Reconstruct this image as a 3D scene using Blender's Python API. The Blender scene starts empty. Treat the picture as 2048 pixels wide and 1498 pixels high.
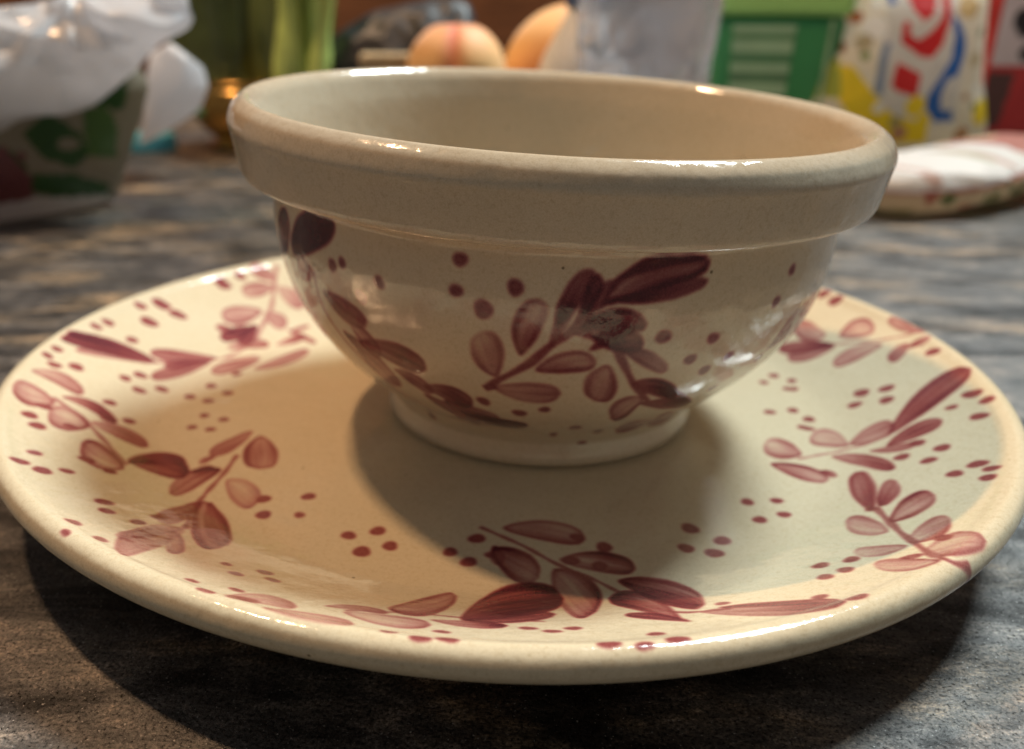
import bpy, math, random
import numpy as np
from mathutils import Vector, Matrix, noise
random.seed(7)
S = 0.001                       # everything below is measured in millimetres
scene = bpy.context.scene
col = scene.collection

# ------------------------------------------------------------------ camera
cam_d = bpy.data.cameras.new("camera")
cam = bpy.data.objects.new("camera", cam_d); col.objects.link(cam)
R_ = Vector((0.99797431, 0.06359407, 0.00175251)); U_ = Vector((-0.03007402, 0.44731499, 0.89387071)); F_ = Vector((-0.05606095, 0.89211271, -0.4483214))
m = Matrix(((R_.x, U_.x, -F_.x), (R_.y, U_.y, -F_.y), (R_.z, U_.z, -F_.z))).to_4x4()
m.translation = Vector((0, -248.11 * S, 118.064 * S))
cam.matrix_world = m
cam_d.sensor_width = 36; cam_d.lens = 36 * 1790.234 / 2048
cam_d.shift_x = 140.4 / 2048; cam_d.shift_y = 145.61 / 2048
cam_d.clip_start = 0.01; cam_d.clip_end = 50
cam_d.dof.use_dof = True; cam_d.dof.focus_distance = 0.166; cam_d.dof.aperture_fstop = 10.5
scene.camera = cam

# ------------------------------------------------------------------ light
world = bpy.data.worlds.new("World"); scene.world = world
world.use_nodes = True
bg = world.node_tree.nodes["Background"]
bg.inputs[0].default_value = (1.0, 0.94, 0.87, 1); bg.inputs[1].default_value = 0.16
scene.view_settings.view_transform = 'Standard'; scene.view_settings.look = 'None'
scene.view_settings.exposure = 0.0; scene.view_settings.gamma = 1.0
# warm ceiling fitting behind on the left: a row of small bulbs
for k in range(4):
    ld = bpy.data.lights.new("warm_bulb", 'POINT'); ld.energy = 18.5; ld.color = (1.0, 0.61, 0.33); ld.shadow_soft_size = 0.011
    lo = bpy.data.objects.new("warm_bulb", ld); col.objects.link(lo)
    lo.location = (-0.634 + 0.021 * (k - 1.5), 0.363 + 0.008 * (k - 1.5), 1.508)
# cool ceiling tube behind on the right
ld = bpy.data.lights.new("cool_tube", 'AREA'); ld.shape = 'RECTANGLE'; ld.size = 0.78; ld.size_y = 0.60; ld.energy = 168; ld.color = (0.86, 0.97, 0.97)
lo = bpy.data.objects.new("cool_tube", ld); col.objects.link(lo)
lo.location = (1.25, 1.44, 2.68)
lo.rotation_euler = (Vector((0, 0, 0)) - Vector(lo.location)).to_track_quat('-Z', 'Y').to_euler()
scene.cycles.sample_clamp_indirect = 25
scene.cycles.blur_glossy = 0.3
scene.cycles.max_bounces = 10

# ------------------------------------------------------------------ helpers
def tag(o, label=None, cat=None, group=None, kind=None):
    if label: o['label'] = label
    if cat: o['category'] = cat
    if group: o['group'] = group
    if kind: o['kind'] = kind
    return o
def empty(name, loc=(0, 0, 0), rz=0):
    o = bpy.data.objects.new(name, None); col.objects.link(o)
    o.location = Vector(loc) * S; o.rotation_euler = (0, 0, rz); o.empty_display_size = 0.02
    return o
def mesh(name, V, F, mat=None, parent=None, smooth=True, uv=None, colr=None):
    """V in mm, local to the parent"""
    me = bpy.data.meshes.new(name)
    V = np.asarray(V, float) * S
    me.from_pydata(V.tolist(), [], [tuple(int(i) for i in f) for f in F])
    if smooth: me.polygons.foreach_set('use_smooth', [True] * len(me.polygons))
    if uv is not None:
        l = me.uv_layers.new(name='UVMap')
        l.data.foreach_set('uv', np.asarray(uv, np.float32).ravel())
    if colr is not None:
        a = me.color_attributes.new('Col', 'FLOAT_COLOR', 'POINT')
        c = np.ones((len(V), 4), np.float32); c[:, :3] = colr
        a.data.foreach_set('color', c.ravel())
    o = bpy.data.objects.new(name, me); col.objects.link(o)
    if mat: me.materials.append(mat)
    if parent: o.parent = parent
    me.validate(); me.update()
    return o
def grid_faces(nr, nc, wrap=True, flip=False):
    F = []
    for i in range(nr - 1):
        for j in range(nc if wrap else nc - 1):
            k = (j + 1) % nc
            f = (i * nc + j, i * nc + k, (i + 1) * nc + k, (i + 1) * nc + j)
            F.append(f[::-1] if flip else f)
    return F
def smooth_profile(P, n):
    """Catmull-Rom through the profile points, n samples a span"""
    P = np.asarray(P, float); out = []
    for i in range(len(P) - 1):
        p0 = P[max(i - 1, 0)]; p1 = P[i]; p2 = P[i + 1]; p3 = P[min(i + 2, len(P) - 1)]
        d1 = np.linalg.norm(p2 - p1)
        m1 = (p2 - p0) / max(np.linalg.norm(p2 - p1) + np.linalg.norm(p1 - p0), 1e-6) * d1
        m2 = (p3 - p1) / max(np.linalg.norm(p3 - p2) + np.linalg.norm(p2 - p1), 1e-6) * d1
        for k in range(n):
            t = k / n; t2, t3 = t * t, t ** 3
            out.append((2 * t3 - 3 * t2 + 1) * p1 + (t3 - 2 * t2 + t) * m1 + (-2 * t3 + 3 * t2) * p2 + (t3 - t2) * m2)
    out.append(P[-1]); return np.array(out)
def lathe(profile, n, close_end=False):
    a = np.arange(n) * 2 * math.pi / n
    P = np.asarray(profile, float)
    V = np.stack([P[:, 0:1] * np.cos(a), P[:, 0:1] * np.sin(a), np.repeat(P[:, 1:2], n, 1)], -1).reshape(-1, 3)
    return V, grid_faces(len(P), n)
def node_mat(name):
    mt = bpy.data.materials.new(name); mt.use_nodes = True
    nt = mt.node_tree; return mt, nt, nt.nodes["Principled BSDF"]
def N(nt, typ, **kw):
    n = nt.nodes.new(typ)
    for k, v in kw.items():
        if hasattr(n, k): setattr(n, k, v)
    return n
def noise_node(nt, scale, detail=4, rough=.5, vec=None, dist=0):
    n = nt.nodes.new('ShaderNodeTexNoise'); n.inputs['Scale'].default_value = scale; n.inputs['Detail'].default_value = detail
    n.inputs['Roughness'].default_value = rough; n.inputs['Distortion'].default_value = dist
    if vec: nt.links.new(vec, n.inputs['Vector'])
    return n
def ramp(nt, stops, fac=None, interp='LINEAR'):
    r = nt.nodes.new('ShaderNodeValToRGB'); r.color_ramp.interpolation = interp
    while len(r.color_ramp.elements) < len(stops): r.color_ramp.elements.new(0.5)
    for e, (p_, c_) in zip(r.color_ramp.elements, stops):
        e.position = p_; e.color = (*c_, 1) if len(c_) == 3 else c_
    if fac: nt.links.new(fac, r.inputs[0])
    return r
def mixc(nt, a, b, fac, mode='MIX'):
    mx = nt.nodes.new('ShaderNodeMix'); mx.data_type = 'RGBA'; mx.blend_type = mode
    for s, v in ((6, a), (7, b)):
        if isinstance(v, tuple): mx.inputs[s].default_value = (*v, 1)
        else: nt.links.new(v, mx.inputs[s])
    if isinstance(fac, (int, float)): mx.inputs[0].default_value = fac
    else: nt.links.new(fac, mx.inputs[0])
    return mx.outputs[2]
def bump(nt, b, height, strength, dist):
    n = nt.nodes.new('ShaderNodeBump'); n.inputs['Strength'].default_value = strength; n.inputs['Distance'].default_value = dist
    nt.links.new(height, n.inputs['Height']); nt.links.new(n.outputs[0], b.inputs['Normal']); return n

# ------------------------------------------------------------------ painted leaf print (surface millimetres)
PLATE_LEAVES = [
('m',0.4,[-85.95,88.53,-86.03,87.66,-86.7,89.96,-86.99,86.78,-87.87,91.42,-88.36,86.09,-89.35,92.68,-90.03,85.67,-90.87,93.5,-91.67,85.63,-92.39,93.84,-93.25,85.9,-94.07,94.1,-94.77,86.59,-95.22,93.73,-95.75,87.52,-95.93,92.99,-96.26,88.41,-96.49,90.69,-96.49,90.69]),
('o',0.5,[-86.06,83.55,-85.82,82.7,-87.21,84,-86.31,80.91,-88.75,84.06,-87.21,78.82,-90.54,83.68,-88.45,76.65,-92.21,82.9,-89.78,74.83,-93.75,81.73,-91.2,73.38,-95.12,80.05,-92.75,72.4,-95.87,78.43,-93.93,72.22,-96.17,76.99,-94.78,72.57,-95.85,74.42,-95.85,74.42]),
('l',0.35,[-84.48,83.48,-84.31,84.48,-83.82,81.68,-83.18,85.31,-82.72,79.71,-81.61,85.84,-81.26,77.78,-79.74,85.96,-79.73,76.3,-77.95,85.63,-78.11,75.22,-76.25,84.85,-76.4,74.71,-74.67,83.51,-75.15,74.92,-73.73,82.08,-74.3,75.57,-73.28,80.67,-73.36,77.86,-73.36,77.86]),
('o',0.6,[-87.33,67.41,-87.04,66.36,-88.6,67.63,-87.51,63.8,-90.33,67.32,-88.45,60.82,-92.36,66.53,-89.79,57.83,-94.29,65.47,-91.3,55.49,-96.13,64.13,-92.98,53.8,-97.82,62.35,-94.89,52.92,-98.77,60.68,-96.38,53.04,-99.17,59.14,-97.45,53.69,-98.81,56.13,-98.81,56.13]),
('m',0.4,[-85.76,66.32,-85.65,67.28,-85.22,64.75,-84.82,68.24,-84.35,63.09,-83.65,68.99,-83.21,61.53,-82.24,69.41,-81.98,60.23,-80.88,69.4,-80.69,59.33,-79.58,68.97,-79.36,59.01,-78.35,67.99,-78.41,59.36,-77.6,66.72,-77.78,60.12,-77.19,65.35,-77.14,62.53,-77.14,62.53]),
('d',0.8,[-86.15,56.97,-85.85,56.21,-87.37,56.8,-86.26,54.06,-88.98,56.02,-87.09,51.39,-90.82,54.66,-88.26,48.48,-92.5,52.96,-89.55,45.9,-94.02,50.93,-90.94,43.67,-95.33,48.46,-92.5,41.89,-96.01,46.41,-93.72,41.14,-96.23,44.79,-94.62,41.09,-95.79,42.35,-95.79,42.35]),
('d',0.65,[-90.9,49.08,-90.88,48.62,-91.57,49.67,-91.47,47.98,-92.56,50.23,-92.38,47.35,-93.78,50.68,-93.53,46.8,-94.99,50.92,-94.68,46.46,-96.19,50.96,-95.85,46.33,-97.36,50.71,-97.03,46.46,-98.11,50.27,-97.84,46.82,-98.55,49.75,-98.35,47.3,-98.76,48.51,-98.76,48.51]),
('d',0.7,[-87.21,57.82,-86.7,57.5,-88.08,57.05,-86.19,55.84,-89,55.66,-85.76,53.43,-89.87,53.75,-85.51,50.65,-90.49,51.68,-85.48,48.05,-90.87,49.47,-85.61,45.39,-90.92,47,-86.05,43.05,-90.64,45.08,-86.67,41.81,-90.18,43.72,-87.35,41.38,-88.87,42.07,-88.87,42.07]),
('m',0.5,[-91.86,37.1,-92.05,37.73,-90.86,37.64,-91.56,39.94,-89.39,38.56,-90.6,42.62,-87.51,39.64,-89.18,45.33,-85.6,40.65,-87.54,47.4,-83.6,41.4,-85.7,48.85,-81.54,41.97,-83.58,49.36,-80.23,42.6,-81.96,48.93,-79.55,43.37,-80.85,48.18,-79.55,45.6,-79.55,45.6]),
('m',0.5,[-79.68,32.87,-79.3,31.78,-81.27,33.25,-79.88,29.28,-83.3,32.79,-80.99,26.36,-85.64,31.64,-82.56,23.32,-87.79,30.06,-84.27,20.78,-89.74,28.04,-86.12,18.71,-91.37,25.24,-88.1,17.02,-92.25,22.93,-89.62,16.41,-92.59,21.11,-90.73,16.55,-92.18,18.4,-92.18,18.4]),
('m',0.42,[-79.03,22.63,-79.36,23.48,-77.35,22.59,-78.55,25.72,-75.11,23.26,-77.12,28.63,-72.54,24.75,-75.2,32.06,-70.17,26.87,-73.18,35.39,-67.98,29.63,-71.07,38.6,-66.01,33.2,-68.81,41.57,-64.89,36.27,-67.15,43.16,-64.39,38.71,-66,43.65,-64.64,42.17,-64.64,42.17]),
('m',0.6,[-76.07,59.78,-76.07,60.2,-75.13,58.72,-75.13,60.25,-73.68,57.25,-73.73,60.03,-71.77,55.16,-71.92,59.32,-69.88,53.29,-70.04,58.04,-67.93,51.25,-68.16,56.55,-66.02,49.55,-66.22,54.43,-64.76,48.73,-64.91,52.66,-64.02,48.53,-64.12,51.31,-63.56,49.41,-63.56,49.41]),
('m',0.5,[-76.89,45.8,-77.12,46.43,-75.95,45.77,-76.75,48.09,-74.67,46.15,-76.04,50.15,-73.17,46.87,-75.02,52.39,-71.76,47.91,-73.89,54.35,-70.45,49.28,-72.65,56.02,-69.27,51.1,-71.26,57.32,-68.61,52.74,-70.21,57.8,-68.33,54.15,-69.46,57.72,-68.56,56.41,-68.56,56.41]),
('m',0.6,[-75.19,58.5,-75.3,58.8,-74.59,58.69,-74.97,59.76,-73.75,59.17,-74.4,60.99,-72.76,59.93,-73.62,62.38,-71.81,60.82,-72.79,63.63,-70.9,61.83,-71.9,64.75,-70.04,63.01,-70.95,65.69,-69.52,63.97,-70.26,66.15,-69.26,64.7,-69.78,66.26,-69.28,65.76,-69.28,65.76]),
('d',0.8,[-107.95,13.55,-107.76,12.54,-110.53,14.63,-109.8,11,-114.21,15.37,-112.89,9.19,-118.64,15.55,-116.75,7.26,-122.91,15.06,-120.59,5.53,-126.87,13.69,-124.42,4.02,-130.36,11.11,-128.14,2.61,-132.56,8.95,-130.59,1.84,-131.81,7.22,-132.18,1.87,-132,4.56,-132,4.56]),
('m',0.65,[-108.41,13.93,-108.34,13.45,-109.85,14.56,-109.6,12.84,-111.95,15.13,-111.51,12.2,-114.55,15.59,-113.92,11.66,-117.11,15.85,-116.35,11.33,-119.62,15.89,-118.8,11.21,-122.09,15.65,-121.3,11.37,-123.67,15.22,-123.01,11.74,-124.57,14.7,-124.09,12.22,-124.99,13.45,-124.99,13.45]),
('m',0.5,[-109.18,11.57,-109.05,11.05,-110.97,11.74,-110.49,9.86,-113.52,11.5,-112.68,8.3,-116.57,10.72,-115.38,6.42,-119.46,9.49,-118.04,4.55,-122.17,7.8,-120.64,2.69,-124.68,5.58,-123.22,0.91,-126.17,3.66,-124.97,-0.1,-126.91,2.11,-126.08,-0.48,-127.08,0.11,-127.08,0.11]),
('m',0.65,[-93.6,29.24,-93.38,28.3,-95.3,29.24,-94.6,26.16,-97.74,28.76,-96.5,23.51,-100.64,27.69,-98.97,20.85,-103.41,26.32,-101.52,18.74,-106.1,24.8,-104.07,16.94,-108.68,22.98,-106.75,15.81,-110.27,21.41,-108.68,15.63,-111.11,20.08,-109.96,15.96,-111.24,17.7,-111.24,17.7]),
('d',0.6,[-95.35,25.94,-95.14,25.32,-96.51,25.79,-95.73,23.53,-98.08,25.12,-96.74,21.29,-99.91,23.95,-98.08,18.81,-101.57,22.34,-99.48,16.59,-103.09,20.43,-100.96,14.65,-104.46,18.18,-102.52,13.02,-105.23,16.35,-103.63,12.15,-105.56,14.94,-104.41,11.95,-105.35,12.91,-105.35,12.91]),
('m',0.6,[-94.69,25.77,-94.34,24.95,-96.15,24.99,-94.96,22.23,-98.09,23.3,-96.11,18.79,-100.3,20.78,-97.61,14.76,-102.27,17.81,-99.17,11.03,-103.99,14.45,-100.81,7.62,-105.46,10.68,-102.58,4.63,-106.21,7.78,-103.86,2.9,-106.47,5.68,-104.78,2.2,-106.01,3.01,-106.01,3.01]),
('o',0.5,[-128.72,-23.25,-128.94,-22.47,-127.71,-23.34,-128.5,-20.45,-126.11,-23.42,-127.45,-18.47,-124.13,-23.5,-125.88,-16.83,-122,-23.87,-124.01,-16.1,-119.82,-24.37,-121.86,-16.31,-117.66,-24.86,-119.48,-17.46,-116.26,-24.96,-117.73,-18.94,-115.51,-24.68,-116.56,-20.38,-115.39,-22.95,-115.39,-22.95]),
('o',0.6,[-117.73,-34.69,-117.37,-36.02,-118.93,-33.35,-117.58,-38.19,-120.53,-32.13,-118.2,-40.32,-122.39,-31.05,-119.21,-42.01,-124.09,-30.39,-120.39,-42.93,-125.72,-30,-121.85,-42.92,-127.13,-30.2,-123.57,-41.95,-127.85,-30.98,-124.94,-40.51,-128.23,-31.85,-126.11,-38.7,-127.71,-34.92,-127.71,-34.92]),
('o',0.65,[-106.85,-39.97,-106.39,-41.51,-108.2,-38.07,-106.5,-43.67,-109.9,-36.33,-106.99,-45.79,-111.78,-34.98,-107.83,-47.62,-113.46,-34.31,-108.86,-48.76,-114.94,-34.33,-110.12,-49.22,-116.13,-35.23,-111.66,-48.81,-116.64,-36.69,-112.98,-47.68,-116.67,-38.37,-114.05,-46.19,-115.73,-42.35,-115.73,-42.35]),
('m',0.7,[-117.72,-30.22,-117.88,-29.58,-116.55,-30.33,-117.14,-27.99,-114.84,-30.34,-115.81,-26.36,-112.65,-30.53,-113.92,-25.16,-110.39,-30.99,-111.81,-24.81,-108.06,-31.75,-109.5,-25.32,-105.69,-32.7,-106.98,-26.79,-104.11,-33.32,-105.15,-28.51,-103.21,-33.48,-103.94,-30.04,-102.86,-32.37,-102.86,-32.37]),
('m',0.5,[-107.04,-38.09,-107.26,-37.26,-105.67,-38.87,-106.46,-35.84,-103.74,-39.59,-105.05,-34.4,-101.37,-40.29,-103.07,-33.32,-99.01,-40.9,-100.92,-32.85,-96.69,-41.39,-98.62,-33,-94.42,-41.63,-96.07,-34.07,-92.9,-41.64,-94.2,-35.51,-92.06,-41.26,-92.98,-36.88,-91.83,-39.43,-91.83,-39.43]),
('o',0.75,[-91.01,-57.35,-90.67,-58.91,-92.36,-55.2,-91.11,-60.86,-94.17,-52.99,-91.99,-62.6,-96.3,-50.87,-93.31,-63.74,-98.33,-49.24,-94.84,-63.96,-100.25,-48.14,-96.6,-63.28,-102.01,-47.73,-98.64,-61.51,-103,-48.2,-100.26,-59.36,-103.41,-49.26,-101.45,-57.2,-102.98,-52.85,-102.98,-52.85]),
('d',0.85,[-91.8,-52.87,-92.28,-51.35,-90.33,-53.88,-92.06,-48.32,-88.4,-54.52,-91.19,-45.22,-86.07,-54.99,-89.64,-42.61,-83.76,-55.32,-87.63,-41.31,-81.53,-55.35,-85.2,-41.32,-79.28,-55.25,-82.36,-42.83,-77.88,-54.69,-80.21,-44.89,-77.21,-53.66,-78.76,-46.9,-77.24,-50.73,-77.24,-50.73]),
('d',0.9,[-91.27,-54.06,-91.59,-53.25,-90.41,-53.38,-91.57,-50.42,-89.24,-52.02,-91.14,-47.04,-87.61,-50.6,-90.09,-43.93,-85.91,-49.3,-88.7,-41.59,-84.03,-48.37,-86.74,-40.64,-82.03,-47.7,-84.42,-40.66,-80.69,-47.18,-82.53,-41.66,-79.94,-46.69,-81.24,-42.76,-79.9,-44.97,-79.9,-44.97]),
('d',0.85,[-76.31,-50.74,-76.46,-50.39,-75.87,-50.68,-76.4,-49.4,-75.26,-50.42,-76.17,-48.24,-74.53,-50.04,-75.74,-47.11,-73.8,-49.65,-75.18,-46.27,-73.08,-49.24,-74.47,-45.8,-72.34,-48.86,-73.61,-45.72,-71.9,-48.5,-72.92,-45.94,-71.69,-48.12,-72.42,-46.3,-71.81,-47.22,-71.81,-47.22]),
('m',0.7,[-70.43,-46.9,-69.96,-47.81,-71.95,-46.55,-70.22,-49.84,-73.84,-46.78,-70.89,-52.32,-75.79,-47.9,-71.77,-55.31,-77.37,-49.65,-72.75,-58.03,-78.58,-52.01,-73.68,-60.85,-79.16,-55.57,-74.67,-63.52,-79.13,-58.62,-75.35,-65.34,-78.7,-61.19,-76.01,-65.96,-77.42,-64.65,-77.42,-64.65]),
('d',0.8,[-78.23,-51.62,-78.3,-51.45,-77.71,-51.31,-77.97,-50.68,-76.95,-50.77,-77.4,-49.69,-76,-50.09,-76.6,-48.63,-75.03,-49.43,-75.72,-47.74,-74.06,-48.78,-74.77,-47.02,-73.06,-48.18,-73.69,-46.61,-72.39,-47.79,-72.9,-46.51,-72.01,-47.48,-72.37,-46.56,-71.89,-46.94,-71.89,-46.94]),
('m',0.5,[-67.98,-23.6,-67.61,-24.34,-68.95,-24.24,-67.62,-26.89,-70.2,-25.6,-67.94,-30.02,-71.63,-27.49,-68.61,-33.32,-72.98,-29.47,-69.52,-36.05,-74.25,-31.55,-70.66,-38.25,-75.39,-33.82,-72.09,-39.87,-75.98,-35.59,-73.3,-40.46,-76.15,-36.97,-74.23,-40.43,-75.56,-39.13,-75.56,-39.13]),
('o',0.7,[-64.99,-26.98,-63.96,-26.96,-65.95,-28.67,-62.23,-28.61,-66.64,-31.15,-60.38,-31.06,-66.96,-34.19,-58.65,-34.06,-66.83,-37.16,-57.4,-37,-66.26,-40.05,-56.62,-39.88,-65.14,-42.88,-56.41,-42.71,-63.86,-44.71,-56.82,-44.58,-62.58,-45.79,-57.59,-45.7,-59.91,-46.47,-59.91,-46.47]),
('m',0.6,[-73.7,-40.01,-73.56,-40.3,-74.14,-39.98,-73.61,-41.04,-74.69,-40.14,-73.78,-41.93,-75.3,-40.49,-74.07,-42.89,-75.84,-40.97,-74.43,-43.71,-76.31,-41.58,-74.85,-44.41,-76.69,-42.36,-75.36,-44.93,-76.86,-43.05,-75.77,-45.14,-76.86,-43.64,-76.08,-45.13,-76.58,-44.58,-76.58,-44.58]),
('o',0.42,[-66.87,-54.24,-66.8,-53.01,-66.09,-56.69,-65.83,-52.25,-64.89,-59.44,-64.41,-51.98,-63.36,-62.27,-62.68,-52.3,-61.84,-64.51,-61,-53.17,-60.31,-66.17,-59.39,-54.58,-58.77,-67.12,-57.85,-56.67,-57.7,-67.08,-56.91,-58.71,-57.01,-66.45,-56.41,-60.55,-56.31,-63.93,-56.31,-63.93]),
('o',0.72,[-69.45,-66.26,-68.93,-65.18,-69.23,-69.81,-67.38,-65.85,-68.25,-74.91,-65.42,-67.58,-66.67,-80.63,-63.23,-70.21,-64.83,-85.8,-61.27,-73.19,-62.87,-90.1,-59.54,-76.48,-60.74,-93.47,-57.99,-80.51,-59.2,-94.81,-57.1,-84.05,-58.14,-94.77,-56.72,-86.97,-56.93,-91.93,-56.93,-91.93]),
('m',0.62,[-67.68,-65.99,-67.38,-65.31,-67.3,-69.03,-66.24,-66.46,-66.41,-73.09,-64.73,-68.54,-64.93,-77.95,-62.93,-71.35,-63.26,-82.22,-61.19,-74.22,-61.38,-86.03,-59.53,-77.15,-59.42,-88.96,-57.87,-80.53,-58.02,-90.19,-56.83,-83.23,-57.11,-90.33,-56.31,-85.23,-56.23,-88.49,-56.23,-88.49]),
('d',0.65,[-69.72,-65.77,-69.32,-66.6,-70.48,-66.27,-69.02,-69.27,-71.4,-67.48,-68.71,-73.06,-72.28,-69.59,-68.65,-76.99,-73.13,-71.67,-68.74,-80.57,-73.82,-74.03,-69.21,-83.26,-74.36,-76.62,-70.13,-84.96,-74.56,-78.62,-71.09,-85.39,-74.46,-80.22,-71.96,-85.05,-73.48,-83.02,-73.48,-83.02]),
('l',0.42,[-66.79,-84.99,-66.09,-86.53,-68.36,-84.59,-65.76,-90.21,-70.13,-85.23,-65.67,-94.68,-71.8,-87.09,-65.8,-99.46,-73,-89.78,-66.12,-103.6,-73.73,-93.24,-66.61,-107.19,-73.9,-97.6,-67.12,-110.59,-73.51,-101.3,-67.57,-112.55,-72.74,-104.48,-68.39,-112.65,-70.58,-109.64,-70.58,-109.64]),
('o',0.7,[-67.93,-88.62,-67.72,-88.13,-67.71,-90.44,-66.96,-88.65,-67.24,-92.79,-65.97,-89.79,-66.54,-95.43,-64.85,-91.48,-65.76,-97.83,-63.82,-93.39,-64.89,-100,-62.9,-95.51,-63.92,-101.9,-62.1,-97.88,-63.16,-102.92,-61.69,-99.7,-62.61,-103.29,-61.56,-101.02,-61.85,-102.72,-61.85,-102.72]),
('l',0.38,[-67.25,-85.34,-67.02,-85.93,-68.21,-85.83,-67.33,-88,-69.44,-87.06,-67.93,-90.71,-70.81,-88.9,-68.77,-93.7,-72.04,-90.96,-69.68,-96.35,-73.12,-93.23,-70.68,-98.69,-74.03,-95.76,-71.78,-100.65,-74.48,-97.72,-72.65,-101.64,-74.6,-99.17,-73.3,-101.93,-74.2,-101.13,-74.2,-101.13]),
('m',0.4,[-45.2,-123.86,-45.39,-123.19,-44.17,-124.08,-45.12,-120.88,-42.77,-123.98,-44.19,-118.93,-41.13,-123.48,-42.69,-117.45,-39.33,-123.46,-40.96,-116.76,-37.48,-123.6,-39.06,-116.73,-35.63,-123.75,-37,-117.47,-34.43,-123.66,-35.51,-118.54,-33.78,-123.29,-34.54,-119.61,-33.65,-121.61,-33.65,-121.61]),
('d',0.6,[-45.78,-122.62,-45.9,-122.21,-45.16,-123.08,-45.59,-121.64,-44.31,-123.49,-44.94,-121.34,-43.31,-123.82,-44.07,-121.11,-42.37,-123.99,-43.17,-121.01,-41.47,-123.99,-42.24,-121.04,-40.63,-123.76,-41.26,-121.23,-40.1,-123.49,-40.57,-121.52,-39.79,-123.25,-40.12,-121.85,-39.7,-122.58,-39.7,-122.58]),
('m',0.42,[-38,-126.72,-38.11,-126.24,-36.58,-127.61,-37.09,-125.39,-34.56,-128.58,-35.47,-124.48,-32.11,-129.49,-33.22,-124.06,-29.73,-130.13,-30.9,-123.87,-27.4,-130.52,-28.54,-123.94,-25.13,-130.58,-26.11,-124.36,-23.66,-130.33,-24.45,-125.01,-22.8,-129.9,-23.4,-125.78,-22.54,-127.6,-22.54,-127.6]),
('m',0.55,[-29.23,-118.17,-29.3,-117.81,-28.31,-118.28,-28.54,-116.94,-26.96,-118.3,-27.33,-115.99,-25.27,-118.3,-25.73,-115.18,-23.57,-118.35,-24.06,-114.74,-21.86,-118.45,-22.33,-114.69,-20.16,-118.54,-20.55,-115.09,-19.03,-118.51,-19.33,-115.71,-18.37,-118.32,-18.58,-116.34,-18,-117.5,-18,-117.5]),
('o',0.5,[-25.31,-120.91,-25.42,-120.13,-23.88,-122.38,-24.26,-119.55,-21.87,-123.93,-22.46,-119.15,-19.44,-125.51,-20.15,-118.9,-17.11,-126.52,-17.82,-118.83,-14.87,-126.9,-15.48,-118.94,-12.68,-126.56,-13.12,-119.35,-11.26,-125.68,-11.53,-119.98,-10.4,-124.79,-10.57,-120.75,-9.88,-122.74,-9.88,-122.74]),
('o',0.7,[-18.03,-114.92,-18.25,-113.66,-16.72,-116.47,-17.51,-111.83,-14.99,-117.6,-16.26,-109.63,-13.03,-117.86,-14.61,-107.1,-11.22,-117.02,-12.91,-104.51,-9.54,-115.04,-11.15,-101.95,-7.96,-111.62,-9.28,-99.98,-6.98,-108.21,-7.97,-99,-6.45,-105.29,-7.13,-98.93,-6.33,-101.01,-6.33,-101.01]),
('d',1,[-4.57,-118.37,-4.79,-116.14,-3.02,-118.45,-3.73,-109.95,-0.77,-117.49,-1.8,-102.79,2.06,-115.92,0.99,-97.3,4.94,-114.26,4.03,-94.22,7.86,-112.51,7.24,-92.71,10.84,-110.34,10.57,-92.49,12.88,-108.13,12.85,-93.4,14.15,-105.74,14.22,-95.09,15.1,-99.96,15.1,-99.96]),
('d',0.9,[-3.92,-118.06,-3.95,-117.49,-2.59,-118.58,-2.68,-116.49,-0.63,-118.86,-0.74,-115.3,1.8,-118.77,1.73,-113.94,4.22,-118.25,4.24,-112.66,6.67,-117.3,6.78,-111.46,9.16,-115.84,9.35,-110.43,10.86,-114.42,11.07,-110,11.92,-113.21,12.08,-110.04,12.69,-111.22,12.69,-111.22]),
('m',0.7,[-9.95,-119.66,-9.97,-119.22,-8.82,-120.52,-8.89,-118.93,-7.17,-121.42,-7.26,-118.73,-5.14,-122.19,-5.22,-118.6,-3.13,-122.64,-3.17,-118.54,-1.14,-122.77,-1.12,-118.53,0.85,-122.53,0.92,-118.66,2.19,-122.06,2.28,-118.91,3,-121.51,3.08,-119.28,3.58,-120.33,3.58,-120.33]),
('o',0.82,[13.48,-88.1,14.15,-86.85,13.24,-91.01,15.7,-86.5,13.33,-94.72,17.53,-86.86,13.68,-99.73,19.44,-87.99,14.17,-105.1,21,-89.64,14.88,-109.85,22.2,-91.92,15.94,-113.37,22.87,-95.49,17.04,-114.49,22.74,-99.54,18.09,-114.07,22.16,-103.38,20.25,-109.91,20.25,-109.91]),
('o',0.78,[0.49,-80.39,0.84,-79.3,0.85,-82.67,2.14,-78.74,1.63,-85.26,3.84,-78.68,2.76,-87.88,5.76,-79.18,4.01,-90.21,7.5,-80.17,5.39,-92.01,9.05,-81.61,6.96,-93.17,10.35,-83.65,8.2,-93.35,10.98,-85.57,9.15,-92.88,11.15,-87.26,10.51,-90.54,10.51,-90.54]),
('d',0.8,[0.94,-78.69,1.24,-78.49,0.67,-79.56,1.75,-78.85,0.47,-80.71,2.29,-79.52,0.37,-82.04,2.81,-80.45,0.41,-83.26,3.19,-81.46,0.57,-84.39,3.44,-82.54,0.9,-85.4,3.52,-83.73,1.28,-85.97,3.4,-84.61,1.67,-86.2,3.17,-85.24,2.47,-86.01,2.47,-86.01]),
('o',0.68,[3.17,-71.27,3.23,-70.33,4.6,-72.39,4.86,-68.97,6.78,-73.52,7.27,-67.71,9.49,-74.64,10.24,-66.86,12.19,-75.57,13.16,-66.68,14.88,-76.32,15.99,-67.18,17.59,-76.76,18.7,-68.48,19.45,-76.68,20.4,-70,20.62,-76.2,21.32,-71.46,21.66,-74.18,21.66,-74.18]),
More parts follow.
